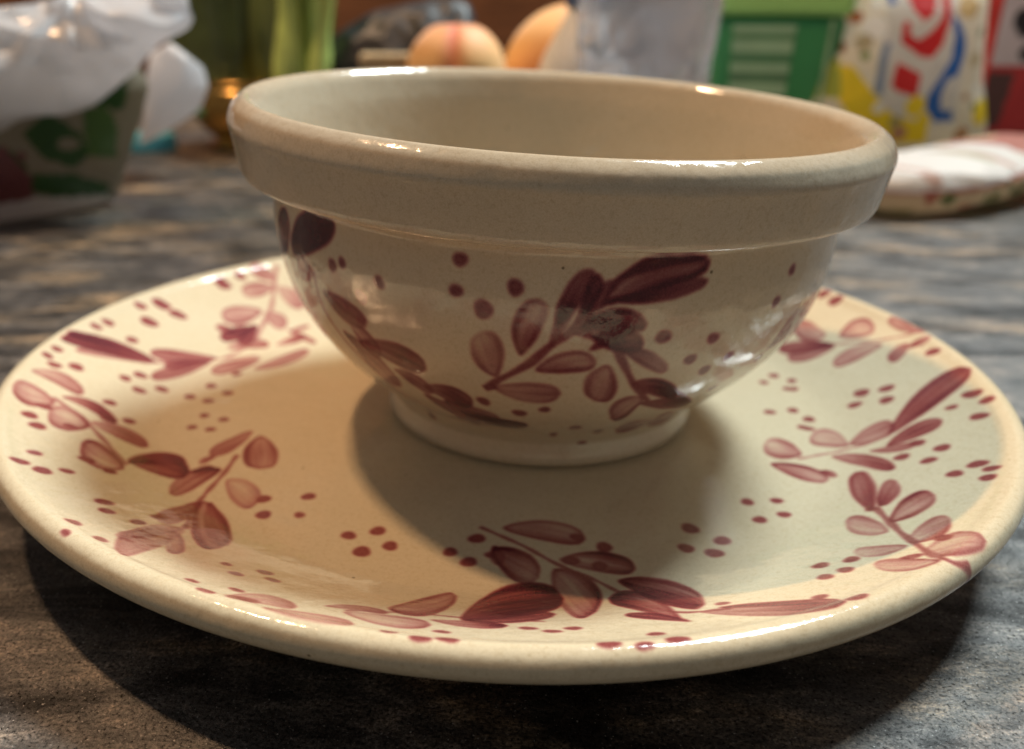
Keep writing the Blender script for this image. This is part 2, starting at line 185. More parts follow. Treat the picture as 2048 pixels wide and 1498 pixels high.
('o',0.82,[15.49,-83.52,15.59,-82.68,16.68,-84.46,17.07,-81.41,18.52,-85.38,19.22,-80.19,20.82,-86.34,21.84,-79.32,23.1,-87.19,24.39,-79.04,25.4,-87.87,26.83,-79.37,27.73,-88.26,29.14,-80.41,29.34,-88.15,30.55,-81.69,30.39,-87.65,31.28,-83.02,31.42,-85.67,31.42,-85.67]),
('m',0.85,[27.26,-91.44,27.54,-90.3,28.24,-93.54,29.27,-89.42,29.68,-96.76,31.65,-89.03,31.42,-100.71,34.42,-89.34,33.1,-104.43,36.97,-90.33,34.79,-107.71,39.12,-92.64,36.59,-110.23,40.78,-96.31,37.98,-111.15,41.44,-100.04,39.04,-110.96,41.53,-103.11,40.64,-108.05,40.64,-108.05]),
('d',0.8,[28.24,-92.08,28.36,-91.61,29.02,-94.29,29.51,-92.42,30.16,-97.7,31.11,-94.07,31.54,-101.88,33,-96.44,33.01,-105.31,34.77,-99,34.59,-108.03,36.48,-101.58,36.36,-109.85,38.14,-104.04,37.7,-110.46,39.16,-105.84,38.63,-110.39,39.68,-107.14,39.65,-109.14,39.65,-109.14]),
('d',0.85,[34.59,-115.93,34.24,-117.06,34.63,-112.1,33.37,-116.35,34.33,-107.26,32.18,-114.78,33.51,-102.29,30.66,-112.72,32.26,-98.48,29.06,-110.73,30.5,-96.36,27.39,-108.83,28.34,-95.63,25.67,-106.85,26.65,-96.15,24.56,-105.27,25.46,-97.23,24.01,-103.73,24.18,-100.16,24.18,-100.16]),
('d',0.8,[35.62,-118.09,35.52,-118.47,35.04,-116.84,34.69,-118.26,34.06,-115.3,33.47,-117.75,32.72,-113.7,31.94,-117.07,31.27,-112.43,30.4,-116.38,29.71,-111.52,28.83,-115.68,28.03,-111.05,27.26,-114.92,26.84,-111.1,26.23,-114.28,26.07,-111.42,25.65,-113.69,25.4,-112.49,25.4,-112.49]),
('m',0.6,[38.81,-113.4,39.01,-112.53,40.49,-114.9,41.22,-111.79,43.1,-116.41,44.4,-111.25,46.39,-117.81,48.28,-110.98,49.61,-119.01,52.05,-110.98,52.75,-120.11,55.7,-111.24,56.32,-119.91,59.16,-111.93,58.89,-119.22,61.19,-113.01,60.58,-118.44,62.23,-114.06,62.16,-116.64,62.16,-116.64]),
('d',0.6,[42.72,-111.2,42.79,-110.91,44.04,-111.57,44.31,-110.53,46.03,-112,46.5,-110.26,48.5,-112.53,49.15,-110.24,50.93,-113.06,51.7,-110.5,53.33,-113.61,54.15,-111.01,55.62,-114.34,56.47,-111.81,57.13,-114.81,57.88,-112.67,58.07,-114.96,58.61,-113.45,58.89,-114.53,58.89,-114.53]),
('d',0.75,[87.27,-65.88,86.67,-66.14,88.53,-63.62,86.33,-64.55,89.99,-60.41,86.25,-61.94,91.49,-56.54,86.44,-58.51,92.71,-52.76,86.87,-54.97,93.63,-49.07,87.46,-51.48,94.18,-45.49,88.42,-47.8,94.18,-43.2,89.43,-45.16,93.82,-41.97,90.39,-43.42,92.28,-41.73,92.28,-41.73]),
('d',0.68,[88.94,-65.1,88.93,-64.24,89.59,-65.3,89.57,-62.14,90.56,-64.97,90.53,-59.61,91.78,-64.12,91.74,-56.91,93,-62.89,92.94,-54.6,94.23,-61.29,94.16,-52.69,95.45,-59.19,95.39,-51.31,96.27,-57.31,96.22,-50.89,96.77,-55.7,96.73,-51.12,97.08,-52.95,97.08,-52.95]),
('o',0.75,[87.03,-75.37,87.3,-74.18,87.74,-75.9,88.71,-71.56,88.96,-75.95,90.61,-68.6,90.58,-75.58,92.81,-65.76,92.27,-74.9,94.85,-63.69,94.03,-73.91,96.73,-62.38,95.91,-72.47,98.4,-61.98,97.3,-70.99,99.34,-62.5,98.28,-69.52,99.73,-63.48,99.46,-66.36,99.46,-66.36]),
('o',0.55,[84.71,-89.09,85,-88,85.2,-89.93,86.26,-85.98,86.12,-90.42,87.95,-83.74,87.43,-90.47,89.9,-81.53,88.82,-90.15,91.73,-79.84,90.34,-89.36,93.42,-78.66,92.06,-87.95,94.93,-78.14,93.4,-86.38,95.76,-78.41,94.4,-84.83,96.09,-79.16,95.72,-81.68,95.72,-81.68]),
('o',0.5,[84.76,-79.6,84.26,-80.63,85.1,-77.41,83.28,-81.19,85.26,-74.82,82.17,-81.3,85.17,-72.1,81.04,-80.89,84.84,-69.82,80.13,-80,84.24,-68.04,79.42,-78.61,83.35,-66.87,78.99,-76.57,82.47,-66.69,78.94,-74.62,81.68,-67.18,79.17,-72.85,80.24,-69.58,80.24,-69.58]),
('o',0.42,[83.78,-90.18,83.54,-90.79,83.28,-89.5,82.41,-91.74,82.4,-88.82,80.93,-92.65,81.23,-88.1,79.27,-93.3,80.02,-87.46,77.78,-93.49,78.77,-86.9,76.47,-93.21,77.44,-86.5,75.35,-92.36,76.46,-86.49,74.77,-91.3,75.76,-86.81,74.56,-90.25,74.86,-88.27,74.86,-88.27]),
('o',0.55,[84.05,-102.3,83.77,-102.92,83.52,-101.48,82.5,-103.8,82.99,-99.84,80.83,-104.61,81.89,-98.55,78.96,-105.13,80.71,-97.36,77.64,-104.53,79.37,-96.46,76.33,-103.75,77.87,-95.86,75.24,-102.39,76.75,-95.75,74.69,-100.97,75.93,-96.04,74.47,-99.79,74.86,-97.6,74.86,-97.6]),
('d',0.7,[79.81,-96.93,79.89,-96.7,80.01,-97.22,80.32,-96.4,80.34,-97.57,80.89,-96.11,80.79,-97.89,81.57,-95.88,81.28,-98.09,82.19,-95.78,81.81,-98.19,82.76,-95.81,82.4,-98.15,83.27,-95.98,82.85,-97.99,83.55,-96.23,83.16,-97.77,83.67,-96.52,83.56,-97.16,83.56,-97.16]),
('o',0.5,[83.76,-97.56,84.34,-96.13,84.06,-98.88,86.18,-93.69,84.59,-100.47,88.43,-91.31,85.85,-101.23,90.78,-89.5,87.44,-101.36,92.7,-88.78,89.63,-100.42,94.18,-89.09,91.89,-99.28,94.87,-91.02,93.5,-98.23,95.27,-92.64,94.55,-97.29,95.45,-93.91,95.59,-95.44,95.59,-95.44]),
('d',0.72,[105.76,-26.02,105.87,-24.74,107.84,-25.32,108.24,-20.66,110.99,-23.64,111.68,-15.78,114.96,-21.28,115.91,-10.78,118.96,-18.78,120.09,-6.79,122.98,-16.15,124.21,-3.8,126.94,-13.42,128.11,-2.21,129.56,-11.29,130.5,-2.32,131.04,-9.72,131.8,-3.22,132.52,-5.97,132.52,-5.97]),
('m',0.75,[102.95,-32.18,103.12,-31.36,103.97,-32.54,104.56,-29.57,105.57,-32.63,106.59,-27.59,107.59,-32.55,108.99,-25.84,109.63,-32.32,111.26,-24.67,111.7,-31.95,113.42,-24.07,113.83,-31.32,115.43,-24.16,115.32,-30.58,116.64,-24.78,116.3,-29.75,117.25,-25.62,117.31,-27.71,117.31,-27.71]),
('m',0.52,[96.51,-25.21,96.67,-24.16,97.3,-26.16,97.9,-22.34,98.6,-26.84,99.64,-20.38,100.24,-27.27,101.7,-18.55,101.89,-27.36,103.6,-17.41,103.62,-26.99,105.43,-16.74,105.47,-26.03,107.16,-16.68,106.81,-24.8,108.2,-17.23,107.72,-23.52,108.72,-18.13,108.69,-20.71,108.69,-20.71]),
('o',0.5,[96.21,-24.47,95.79,-25.49,96.45,-21.86,94.93,-25.61,96.43,-18.82,93.78,-25.42,95.98,-15.99,92.41,-24.99,95.16,-14.01,91.09,-24.4,94.01,-12.83,89.72,-23.93,92.4,-12.79,88.44,-23.2,90.95,-13.79,87.75,-22.26,89.81,-15.11,87.54,-21.14,88.21,-18.22,88.21,-18.22]),
('o',0.5,[83.22,-27.36,82.75,-28.56,83.18,-25.37,81.46,-29.75,82.77,-23.21,79.88,-30.69,82,-21.13,78.15,-31.23,81,-19.59,76.61,-31.25,79.77,-18.6,75.28,-30.74,78.26,-18.36,74.19,-29.54,76.99,-18.93,73.7,-28.05,75.98,-19.97,73.65,-26.48,74.45,-23.06,74.45,-23.06]),
('o',0.72,[73.41,-34.67,73.73,-33.84,73.98,-36.41,75.15,-33.4,75.05,-38.4,77.06,-33.34,76.53,-40.43,79.26,-33.7,78.1,-42.16,81.29,-34.47,79.73,-43.69,83.06,-35.82,81.53,-44.75,84.61,-37.63,82.88,-45.09,85.43,-39.27,83.81,-45.03,85.63,-40.9,85.1,-43.48,85.1,-43.48]),
('m',0.65,[84.69,-38.48,84.83,-38.15,84.78,-39.13,85.29,-37.94,85.01,-39.87,85.88,-37.85,85.32,-40.75,86.49,-38.03,85.67,-41.51,87.02,-38.4,86.08,-42.12,87.48,-38.92,86.58,-42.54,87.86,-39.62,86.98,-42.63,88.03,-40.27,87.31,-42.52,88.05,-40.83,87.79,-41.82,87.79,-41.82]),
('m',0.62,[90.07,-30.86,90.36,-30.11,90.78,-32.4,91.85,-29.71,91.98,-34.33,93.79,-29.86,93.3,-37.02,95.76,-31.07,94.63,-39.55,97.49,-32.78,95.84,-42.2,98.83,-35.29,97.07,-44.67,99.84,-38.38,98,-46,100.27,-40.92,98.7,-46.46,100.33,-42.85,99.76,-45.46,99.76,-45.46]),
('m',0.6,[99.01,-31.91,99.14,-31.47,99.52,-33.07,99.99,-31.46,100.38,-34.39,101.19,-31.68,101.56,-35.66,102.67,-32.04,102.84,-36.56,104.12,-32.43,104.2,-37.13,105.54,-32.88,105.66,-37.33,106.91,-33.46,106.74,-37.13,107.76,-33.99,107.47,-36.74,108.21,-34.52,108.24,-35.66,108.24,-35.66]),
('o',0.6,[109.31,41.81,108.87,40.91,109.28,43.68,107.7,40.42,108.95,45.95,106.29,40.4,108.37,48.46,104.81,41.01,107.65,50.73,103.59,42.17,106.8,52.76,102.61,43.89,105.75,54.42,101.94,46.29,104.85,55.11,101.76,48.49,104.09,55.06,101.89,50.34,102.79,53.31,102.79,53.31]),
('d',0.8,[110.06,34.95,109.88,34.21,109.15,36.64,108.53,33.93,107.65,38.64,106.62,34.04,105.63,40.73,104.31,34.56,103.5,42.49,102.02,35.35,101.27,43.89,99.78,36.47,98.9,44.81,97.59,38.01,97.23,44.98,96.19,39.46,96.15,44.67,95.42,40.74,95.16,43.02,95.16,43.02]),
('m',0.6,[109.88,34.47,109.76,33.59,109.01,35.83,108.56,32.63,107.59,37.24,106.85,31.81,105.73,38.53,104.77,31.24,103.79,39.43,102.73,31,101.78,39.9,100.73,31.16,99.69,39.82,98.78,31.84,98.23,39.26,97.52,32.77,97.31,38.45,96.8,33.77,96.53,36.21,96.53,36.21]),
('o',0.6,[112.69,37.82,112.85,38.98,113.31,36.55,113.87,40.78,114.31,35.34,115.3,42.53,115.61,34.25,116.97,43.91,116.94,33.47,118.53,44.49,118.31,32.99,119.95,44.26,119.75,32.97,121.25,43.17,120.79,33.5,122,41.7,121.5,34.38,122.35,40.17,122.27,37.01,122.27,37.01]),
('o',0.5,[120.73,25.67,120.63,24.85,119.8,26.99,119.43,23.99,118.3,28.26,117.69,23.16,116.33,29.22,115.55,22.38,114.27,29.59,113.43,21.75,112.14,29.39,111.32,21.27,109.95,28.49,109.24,21.06,108.44,27.3,107.88,21.27,107.49,26.1,107.09,21.78,106.71,23.68,106.71,23.68]),
('o',0.6,[132.79,26.67,131.69,22.57,130.9,26.88,130.86,22.89,130.49,28.58,129.82,23.79,130.22,30,128.74,25.36,129.87,31.28,127.82,27.29,129.5,32.89,126.97,29.43,128.78,35.66,126.24,31.83,127.85,37.6,125.87,33.69,127.16,37.8,125.77,35.05,126.14,36.83,126.14,36.83]),
('d',0.6,[126.42,20.54,126.42,19.89,125.88,21.02,125.89,18.66,125.08,21.27,125.1,17.26,124.07,21.23,124.07,15.77,123.01,20.8,123.02,14.53,121.96,20.07,121.98,13.58,120.92,18.95,120.94,13.02,120.23,17.84,120.25,13.02,119.82,16.81,119.84,13.37,119.55,14.86,119.55,14.86]),
('m',0.65,[125.61,18.06,125.66,18.42,126.05,17.64,126.22,18.98,126.74,17.27,127.03,19.55,127.62,17.01,128.01,20.07,128.51,16.91,128.93,20.31,129.38,16.88,129.79,20.33,130.24,16.99,130.76,20.42,130.94,17.46,131.39,20.3,131.41,17.99,131.74,20.02,131.85,19.08,131.85,19.08])]
PLATE_STEMS = [([(-87.45,96.5),(-86.45,88.51),(-85.33,80.16),(-84.22,71.98),(-84.57,65.49),(-84.87,59.02),(-84.98,52.13),(-85.3,49.42),(-85.56,46.57),(-85.77,43.57),(-87.56,39.18),(-89.28,34.81),(-90.94,30.45)],1.27,0.4),([(-80.87,35.09),(-85.33,33.22),(-89.65,31.08),(-93.68,28.27),(-98.76,23.56),(-103.47,18.44),(-107.85,13.05)],1.0,0.45),([(-119.19,-32.55),(-116.32,-33.74),(-113.45,-34.95),(-110.59,-36.18),(-107.82,-38.7),(-105.06,-41.26),(-102.31,-43.86),(-98.59,-47.66),(-94.85,-51.6),(-91.13,-55.63)],1.18,0.55),([(-67.98,-39.07),(-68.16,-42.52),(-68.33,-45.88),(-68.49,-49.16),(-69.2,-54.46),(-69.71,-59.98),(-70.01,-65.77),(-69.21,-71.55),(-68.12,-77.84),(-66.72,-84.69)],0.99,0.7),([(-25.43,-119.16),(-21.44,-117.82),(-17.36,-116.63),(-13.19,-115.62),(-9.5,-115.81),(-5.82,-116.16),(-2.16,-116.67),(2.08,-116.42),(6.3,-116.39),(10.5,-116.57)],0.54,0.6),([(-2.24,-70.76),(1.18,-73.27),(4.53,-75.71),(7.79,-78.09),(10.21,-80.48),(12.58,-82.8),(14.9,-85.08),(17.24,-86.64),(19.52,-88.34),(21.76,-90.01),(23.61,-92.0),(25.36,-94.31),(26.93,-97.33),(27.99,-100.0),(28.9,-103.09),(29.79,-106.06),(31.22,-108.27),(32.6,-110.42),(33.95,-112.5),(35.64,-112.64),(37.33,-112.8),(38.99,-112.99),(40.8,-112.69),(42.6,-112.43),(44.39,-112.2)],0.81,0.72),([(87.98,-64.98),(87.37,-70.94),(86.68,-76.78),(85.94,-82.46),(85.69,-86.91),(85.4,-91.23),(84.92,-95.71),(84.83,-98.47),(84.55,-101.47),(84.83,-103.43),(86.23,-103.59),(87.63,-103.75),(89.8,-102.65)],1.2,0.7),([(81.34,-30.96),(84.85,-29.74),(88.33,-28.64),(91.63,-28.02),(94.48,-27.38),(97.08,-27.3),(99.64,-27.29),(101.7,-26.89),(103.75,-26.5),(105.79,-26.11)],0.67,0.5),([(107.42,36.65),(111.66,33.98),(115.76,31.29),(119.75,28.59),(123.92,26.89),(127.84,24.84),(132.28,24.08)],0.64,0.45),([(98.23,-43.58),(96.63,-40.74),(94.92,-37.96),(93.01,-35.45),(92.3,-33.4),(91.42,-31.66),(90.51,-29.94)],0.65,0.6)]
PLATE_DOTS = [(-98.58,83.04,2.11),(-102.64,74.3,2.63),(-104.27,75.72,2.26),(-83.74,18.25,1.63),(-122.27,42.0,1.89),(-118.18,48.48,2.46),(-116.39,48.1,2.28),(-112.12,46.28,2.1),(-110.43,46.28,2.1),(-117.22,34.98,2.71),(-126.51,24.2,1.8),(-128.17,18.76,1.61),(-117.68,20.24,1.79),(-130.31,-4.27,1.49),(-130.25,-10.46,1.46),(-126.99,-13.67,1.74),(-122.93,-9.34,2.06),(-111.29,-3.61,1.66),(-108.86,1.83,1.85),(-105.95,-7.27,1.8),(-101.39,-1.48,1.83),(-92.54,-2.24,1.68),(-88.93,7.4,1.73),(-82.26,2.45,1.7),(-86.41,-4.15,1.67),(-84.26,-14.7,1.46),(-77.96,-17.0,1.45),(-85.27,-23.18,1.42),(-79.83,-24.0,1.42),(-108.76,-21.75,1.7),(-101.07,-28.13,1.67),(-105.08,-31.73,2.05),(-117.7,-47.94,1.91),(-113.74,-52.24,2.0),(-118.08,-39.68,1.84),(-106.61,-68.25,1.52),(-105.69,-76.4,1.79),(-100.82,-76.63,2.02),(-97.76,-71.94,1.5),(-98.23,-60.94,1.82),(-92.06,-62.88,1.57),(-109.28,-44.92,1.55),(-84.64,-82.94,1.87),(-81.93,-87.9,1.6),(-82.6,-100.83,1.69),(-81.02,-107.17,1.34),(-75.05,-105.98,1.84),(-73.25,-82.22,1.66),(-74.94,-88.93,1.6),(-55.22,-61.87,1.83),(-53.5,-69.4,1.89),(-44.57,-59.74,1.72),(-44.94,-68.68,1.3),(-52.35,-101.73,1.2),(-48.93,-106.73,1.75),(-53.59,-117.19,1.36),(-49.09,-122.53,1.75),(-44.53,-101.98,1.7),(-41.9,-106.24,1.66),(-45.46,-117.33,1.54),(-32.0,-76.76,1.71),(-25.68,-74.31,1.84),(-28.07,-83.29,2.1),(-22.09,-80.37,1.79),(-2.9,-75.77,1.93),(-8.59,-81.76,1.66),(-4.36,-85.38,1.85),(0.58,-82.26,1.43),(20.01,-73.67,1.71),(23.92,-85.01,1.84),(17.93,-83.12,1.85),(25.65,-77.19,1.9),(46.3,-67.95,2.08),(43.87,-76.51,1.79),(52.52,-73.01,1.92),(49.58,-78.55,1.99),(7.15,-121.47,1.66),(11.31,-122.98,1.64),(15.1,-120.93,1.75),(28.45,-125.24,1.69),(31.1,-129.51,2.04),(19.8,-131.67,1.94),(25.49,-131.6,1.61),(-7.62,-126.72,1.53),(-6.28,-132.48,1.95),(-16.01,-130.89,1.48),(-10.73,-132.77,1.78),(60.08,-111.1,1.81),(64.76,-114.84,2.2),(43.82,-108.7,1.49),(62.4,-54.73,1.58),(69.71,-53.78,1.47),(69.55,-60.8,1.54),(63.29,-63.18,1.65),(66.86,-92.77,1.82),(72.83,-92.34,1.81),(69.65,-97.76,1.76),(65.1,-99.96,1.74),(107.24,-58.07,1.74),(112.65,-56.49,1.97),(113.35,-60.94,1.59),(110.74,-65.01,1.68),(90.35,-90.48,1.7),(87.11,-65.36,1.37),(108.61,-35.29,1.79),(129.58,10.77,1.78),(114.57,64.65,1.93),(116.7,58.65,2.24),(89.9,26.55,1.61),(85.59,21.79,1.43),(94.05,21.35,1.43),(91.46,16.11,1.4),(93.09,15.45,1.4),(108.31,2.57,2.07),(104.77,-2.84,1.74),(114.08,0.26,1.89),(111.95,-6.06,1.86),(81.63,-0.9,1.63),(88.66,0.42,1.63),(91.34,-6.14,1.74),(88.18,-11.31,1.43),(89.64,-12.43,1.42),(127.72,-19.05,2.14),(128.45,-25.28,1.7),(121.73,-22.17,1.33),(123.85,-31.95,1.92),(111.38,-42.22,1.86),(106.56,-46.78,1.71),(103.15,-40.37,1.77)]
BOWL_LEAVES = [
('d',0.95,[-56.51,63.76,-58.2,63.81,-52.9,64.96,-58.44,65.35,-49.5,66.46,-58.18,67.36,-46.55,68.17,-57.05,69.78,-44.32,69.88,-55.36,72.05,-42.65,71.63,-53.2,74.17,-41.61,73.5,-49.88,76.34,-41.32,74.96,-47.82,76.5,-41.35,76.15,-46.83,75.99,-43.83,76.64,-43.83,76.64]),
('d',0.9,[-64.57,60.86,-66,60.36,-62.31,62.63,-67.27,60.89,-60.29,64.77,-68.02,62.1,-59.06,66.94,-67.87,63.98,-58.48,68.84,-67.21,66,-58.25,70.61,-67.1,67.81,-58.38,72.26,-66.2,69.85,-58.84,73.24,-64.99,71.37,-59.49,73.71,-63.79,72.42,-61.43,73.58,-61.43,73.58]),
('o',0.6,[-55.36,64.39,-54.7,64.71,-56.11,63.48,-53.71,64.64,-56.75,62.33,-52.72,64.31,-57.19,61.07,-51.83,63.72,-57.29,59.95,-51.23,63,-57.06,59,-50.86,62.15,-56.37,58.26,-50.79,61.14,-55.53,57.97,-51.06,60.29,-54.7,57.97,-51.52,59.62,-52.97,58.58,-52.97,58.58]),
('m',0.6,[-47.74,57.73,-47.19,58.26,-47.38,56.71,-45.51,58.58,-46.49,55.53,-43.49,58.65,-45.53,54.04,-41.39,58.4,-44.31,52.81,-39.57,57.91,-42.85,51.82,-37.99,57.19,-41.09,51.17,-36.7,56.17,-39.68,51.04,-36.11,55.17,-38.58,51.27,-36.07,54.2,-36.94,52.49,-36.94,52.49]),
('m',0.75,[-40.5,46.55,-39.98,47.31,-39.47,45.8,-37.71,48.49,-37.72,45.06,-35,49.49,-35.68,44.04,-32.17,50.08,-33.68,43.02,-29.78,50.1,-31.66,42.09,-27.73,49.58,-29.5,41.41,-25.98,48.47,-27.89,41.33,-25.03,47.24,-26.7,41.75,-24.63,46.12,-25.08,43.78,-25.08,43.78]),
('m',0.6,[-44.95,47.86,-44.46,48.3,-44.49,46.42,-42.81,48.01,-43.63,44.42,-40.76,47.22,-43.39,41.09,-38.57,45.92,-42.8,38,-36.79,44.18,-41.84,35.17,-35.73,41.56,-40.42,32.7,-34.96,38.52,-39.75,30.65,-34.72,36.12,-38.76,30,-34.85,34.33,-36.3,31.55,-36.3,31.55]),
('m',0.65,[-28.03,35.25,-27.61,36.06,-27.48,34.36,-26.03,37.25,-26.42,33.44,-24.12,38.26,-25.03,32.38,-22.14,38.81,-23.77,31,-20.48,38.72,-22.45,29.67,-19.06,38.03,-20.99,28.55,-17.88,36.62,-19.83,28.22,-17.28,35.09,-18.94,28.52,-17.06,33.72,-17.6,30.81,-17.6,30.81]),
('m',0.6,[-29.73,30.84,-29.31,31.5,-29.42,29.07,-27.97,31.46,-28.68,26.81,-26.32,30.83,-27.44,24.31,-24.46,29.62,-25.98,22,-22.72,28.08,-24.79,18.92,-21.1,26.13,-23.39,15.87,-19.57,23.77,-22.04,14.42,-18.65,21.79,-20.94,14.07,-18.46,19.56,-19.26,15.87,-19.26,15.87]),
('d',0.75,[-21.74,24.83,-21.5,25.47,-20.92,23.25,-20.07,25.58,-19.37,21.5,-18.07,25.41,-17.42,19.05,-15.62,25.14,-15.05,17.44,-13.18,24.83,-12.35,16.7,-10.76,24.51,-9.44,16.97,-8.34,24.09,-7.43,17.88,-6.75,23.59,-6.2,19.07,-5.81,23.03,-5.27,21.54,-5.27,21.54]),
('o',0.45,[-10.54,45.76,-11.13,45.34,-9.96,47.36,-12.1,45.79,-9.51,49.41,-13.12,46.75,-9.28,51.7,-14.07,48.18,-9.29,53.79,-14.72,49.79,-9.54,55.65,-15.09,51.59,-10.15,57.06,-15.12,53.6,-10.84,57.78,-14.8,55.17,-11.55,58.03,-14.35,56.21,-13.03,57.55,-13.03,57.55]),
('o',0.6,[-6.2,52.67,-6.68,52.92,-5.48,53.72,-7.2,54.6,-4.71,55.42,-7.6,56.71,-3.92,57.31,-7.77,59.01,-3.25,59.2,-7.61,61.15,-2.68,61.09,-7.15,63.12,-2.28,63.06,-6.33,64.91,-2.21,64.43,-5.49,65.93,-2.4,65.36,-4.72,66.39,-3.35,66.34,-3.35,66.34]),
('m',0.42,[-11.42,40.61,-11.31,41.51,-10.56,39.19,-10.18,42.51,-9.14,37.77,-8.61,43.38,-7.25,36.58,-6.74,44.09,-5.3,35.88,-4.92,44.51,-3.3,35.71,-3.13,44.63,-1.3,36.18,-1.35,44.35,-0,37.08,-0.15,43.72,0.75,38.16,0.59,42.89,1.17,40.6,1.17,40.6]),
('o',0.6,[-3.58,48.44,-3.65,49.07,-2.69,48.14,-2.95,50.43,-1.4,48.04,-1.88,51.91,0.19,48.09,-0.52,53.28,1.76,48.24,0.87,54.19,3.32,48.49,2.32,54.64,4.83,48.93,3.84,54.57,5.79,49.47,4.94,54.07,6.31,50.1,5.68,53.38,6.41,51.71,6.41,51.71]),
('o',0.55,[8.35,50.68,8.96,50.34,7.49,50.28,9.73,49.04,6.63,49.44,10.47,47.3,5.85,48.21,11.07,45.31,5.34,46.81,11.6,42.87,5.08,45.25,11.9,40.43,5.28,42.95,11.74,38.29,5.83,41,11.18,37.16,6.56,39.56,10.41,36.79,8.45,37.58,8.45,37.58]),
('d',0.7,[-0.56,60.04,-0.87,60.31,0.13,60.93,-0.97,61.87,0.99,62.41,-0.87,63.97,1.95,64.29,-0.52,66.34,2.85,66.17,0.04,68.41,3.69,67.99,0.79,70.3,4.43,69.89,1.78,71.99,4.79,71.23,2.65,72.94,4.87,72.14,3.33,73.37,4.36,73.2,4.36,73.2]),
('d',0.75,[3.23,63.28,2.96,63.43,3.84,63.81,2.85,64.35,4.53,64.73,2.86,65.63,5.2,65.93,2.98,67.08,5.7,67.17,3.17,68.48,6.04,68.5,3.42,69.85,6.16,69.92,3.77,71.15,6.05,70.96,4.12,71.95,5.84,71.66,4.46,72.37,5.19,72.39,5.19,72.39]),
('o',0.95,[6.36,65.62,6.1,66.35,7.84,65.97,6.86,68.62,9.95,66.81,8.25,71.31,12.6,67.9,10.24,73.94,15.28,68.95,12.36,76.07,18.03,69.94,14.77,76.43,20.82,70.99,16.85,75.91,22.63,71.9,19.07,76.65,23.58,72.79,20.47,76.01,23.52,74.82,23.52,74.82]),
('d',0.8,[6.84,66.71,6.76,67.04,8.26,66.36,7.99,67.59,10.34,66.14,9.87,68.25,12.93,66.14,12.26,68.98,15.49,66.41,14.68,69.69,18.06,66.92,17.17,70.34,20.6,67.76,19.75,70.91,22.26,68.58,21.54,71.15,23.22,69.28,22.69,71.12,23.65,70.45,23.65,70.45]),
('d',0.75,[7.97,71.03,7.89,71.32,9.12,71.43,8.84,72.47,10.83,72.09,10.34,73.88,13.01,72.86,12.28,75.33,15.26,73.48,14.28,76.46,17.59,73.98,16.27,76.62,20,74.39,17.85,76.31,21.62,74.69,19.78,76.64,22.55,75.01,20.78,76.32,22.89,75.85,22.89,75.85]),
('d',0.72,[3.33,60.12,3.27,60.7,4.2,59.87,3.97,61.97,5.49,59.76,5.07,63.32,7.1,59.68,6.5,64.45,8.73,59.57,7.99,65.06,10.38,59.44,9.55,65.15,12.04,59.37,11.22,64.63,13.12,59.5,12.44,63.78,13.74,59.83,13.23,62.91,13.97,61.16,13.97,61.16]),
('d',0.9,[5.07,58.12,5.08,58.71,5.75,57.21,5.79,59.33,6.79,56.24,6.85,59.86,8.14,55.27,8.17,60.17,9.54,54.47,9.48,60.23,10.95,53.96,10.82,60.01,12.36,53.83,12.18,59.42,13.29,54.12,13.11,58.69,13.8,54.69,13.68,57.93,14.08,56.28,14.08,56.28]),
('m',0.6,[10.65,54.93,10.71,55.37,11.28,53.99,11.49,55.57,12.28,52.81,12.61,55.53,13.6,51.45,14,55.13,14.99,50.15,15.4,54.41,16.43,48.92,16.82,53.36,17.95,47.82,18.26,51.93,19.01,47.27,19.24,50.63,19.69,47.15,19.84,49.56,20.18,47.96,20.18,47.96]),
('d',0.7,[14.23,43.81,14.1,44.59,15.2,42.6,14.77,45.25,16.63,41.22,15.83,45.71,18.48,39.67,17.21,45.87,20.42,38.24,18.66,45.64,22.44,36.92,20.2,45.01,24.52,35.82,22.09,43.52,25.87,35.41,23.67,41.81,26.52,35.62,24.84,40.25,26.31,37.46,26.31,37.46]),
('o',0.6,[18.07,38.13,18.57,37.3,16.96,38.8,18.72,35.8,15.71,39.1,18.65,34.02,14.48,38.89,18.46,31.87,13.52,38.18,18.42,29.29,12.8,36.94,18.17,27,12.38,35.07,17.6,25.19,12.36,33.28,16.84,24.59,12.72,31.34,16.02,24.87,14.23,27.44,14.23,27.44]),
('d',0.7,[18.93,34.56,18.74,35.11,20.29,33.47,19.49,35.55,22.34,32.07,20.75,35.85,25.24,30.17,22.43,36,28.19,28.64,24.25,35.96,31.18,27.45,26.19,35.73,33.97,26.87,28.38,35.19,35.31,27.22,30.1,34.49,35.49,28.19,31.42,33.67,33.64,31.29,33.64,31.29]),
('o',0.5,[28.62,20.55,30.22,18.53,26.78,21.82,32.33,14.95,25.1,22.39,32.86,12.62,23.42,22.53,31.57,11.72,22.03,22.25,30.05,11.06,20.86,21.58,28.34,10.63,20.34,19.7,26.43,10.49,20.51,17.5,24.96,10.69,21.09,15.37,23.9,11.09,22.5,12.41,22.5,12.41]),
('o',0.5,[36.08,11.26,35.28,12.01,37.9,10.47,34.51,13.58,40.23,9.74,30.67,18.95,43.03,9.07,29.24,22.3,45.71,8.6,29.21,23.93,48.12,8.42,29.52,25.12,49.8,8.77,30.3,25.69,49.6,9.82,31.34,25.46,48.31,11.18,32.49,24.71,35.56,21.82,35.56,21.82]),
('m',0.6,[2.34,61.56,2.16,61.78,2.98,62.12,2.35,62.95,3.84,63.1,2.77,64.5,4.85,64.39,3.42,66.22,5.79,65.73,4.18,67.73,6.72,67.03,5.05,69.1,7.59,68.39,6.05,70.28,8.08,69.39,6.83,70.93,8.29,70.1,7.39,71.2,8.1,70.97,8.1,70.97]),
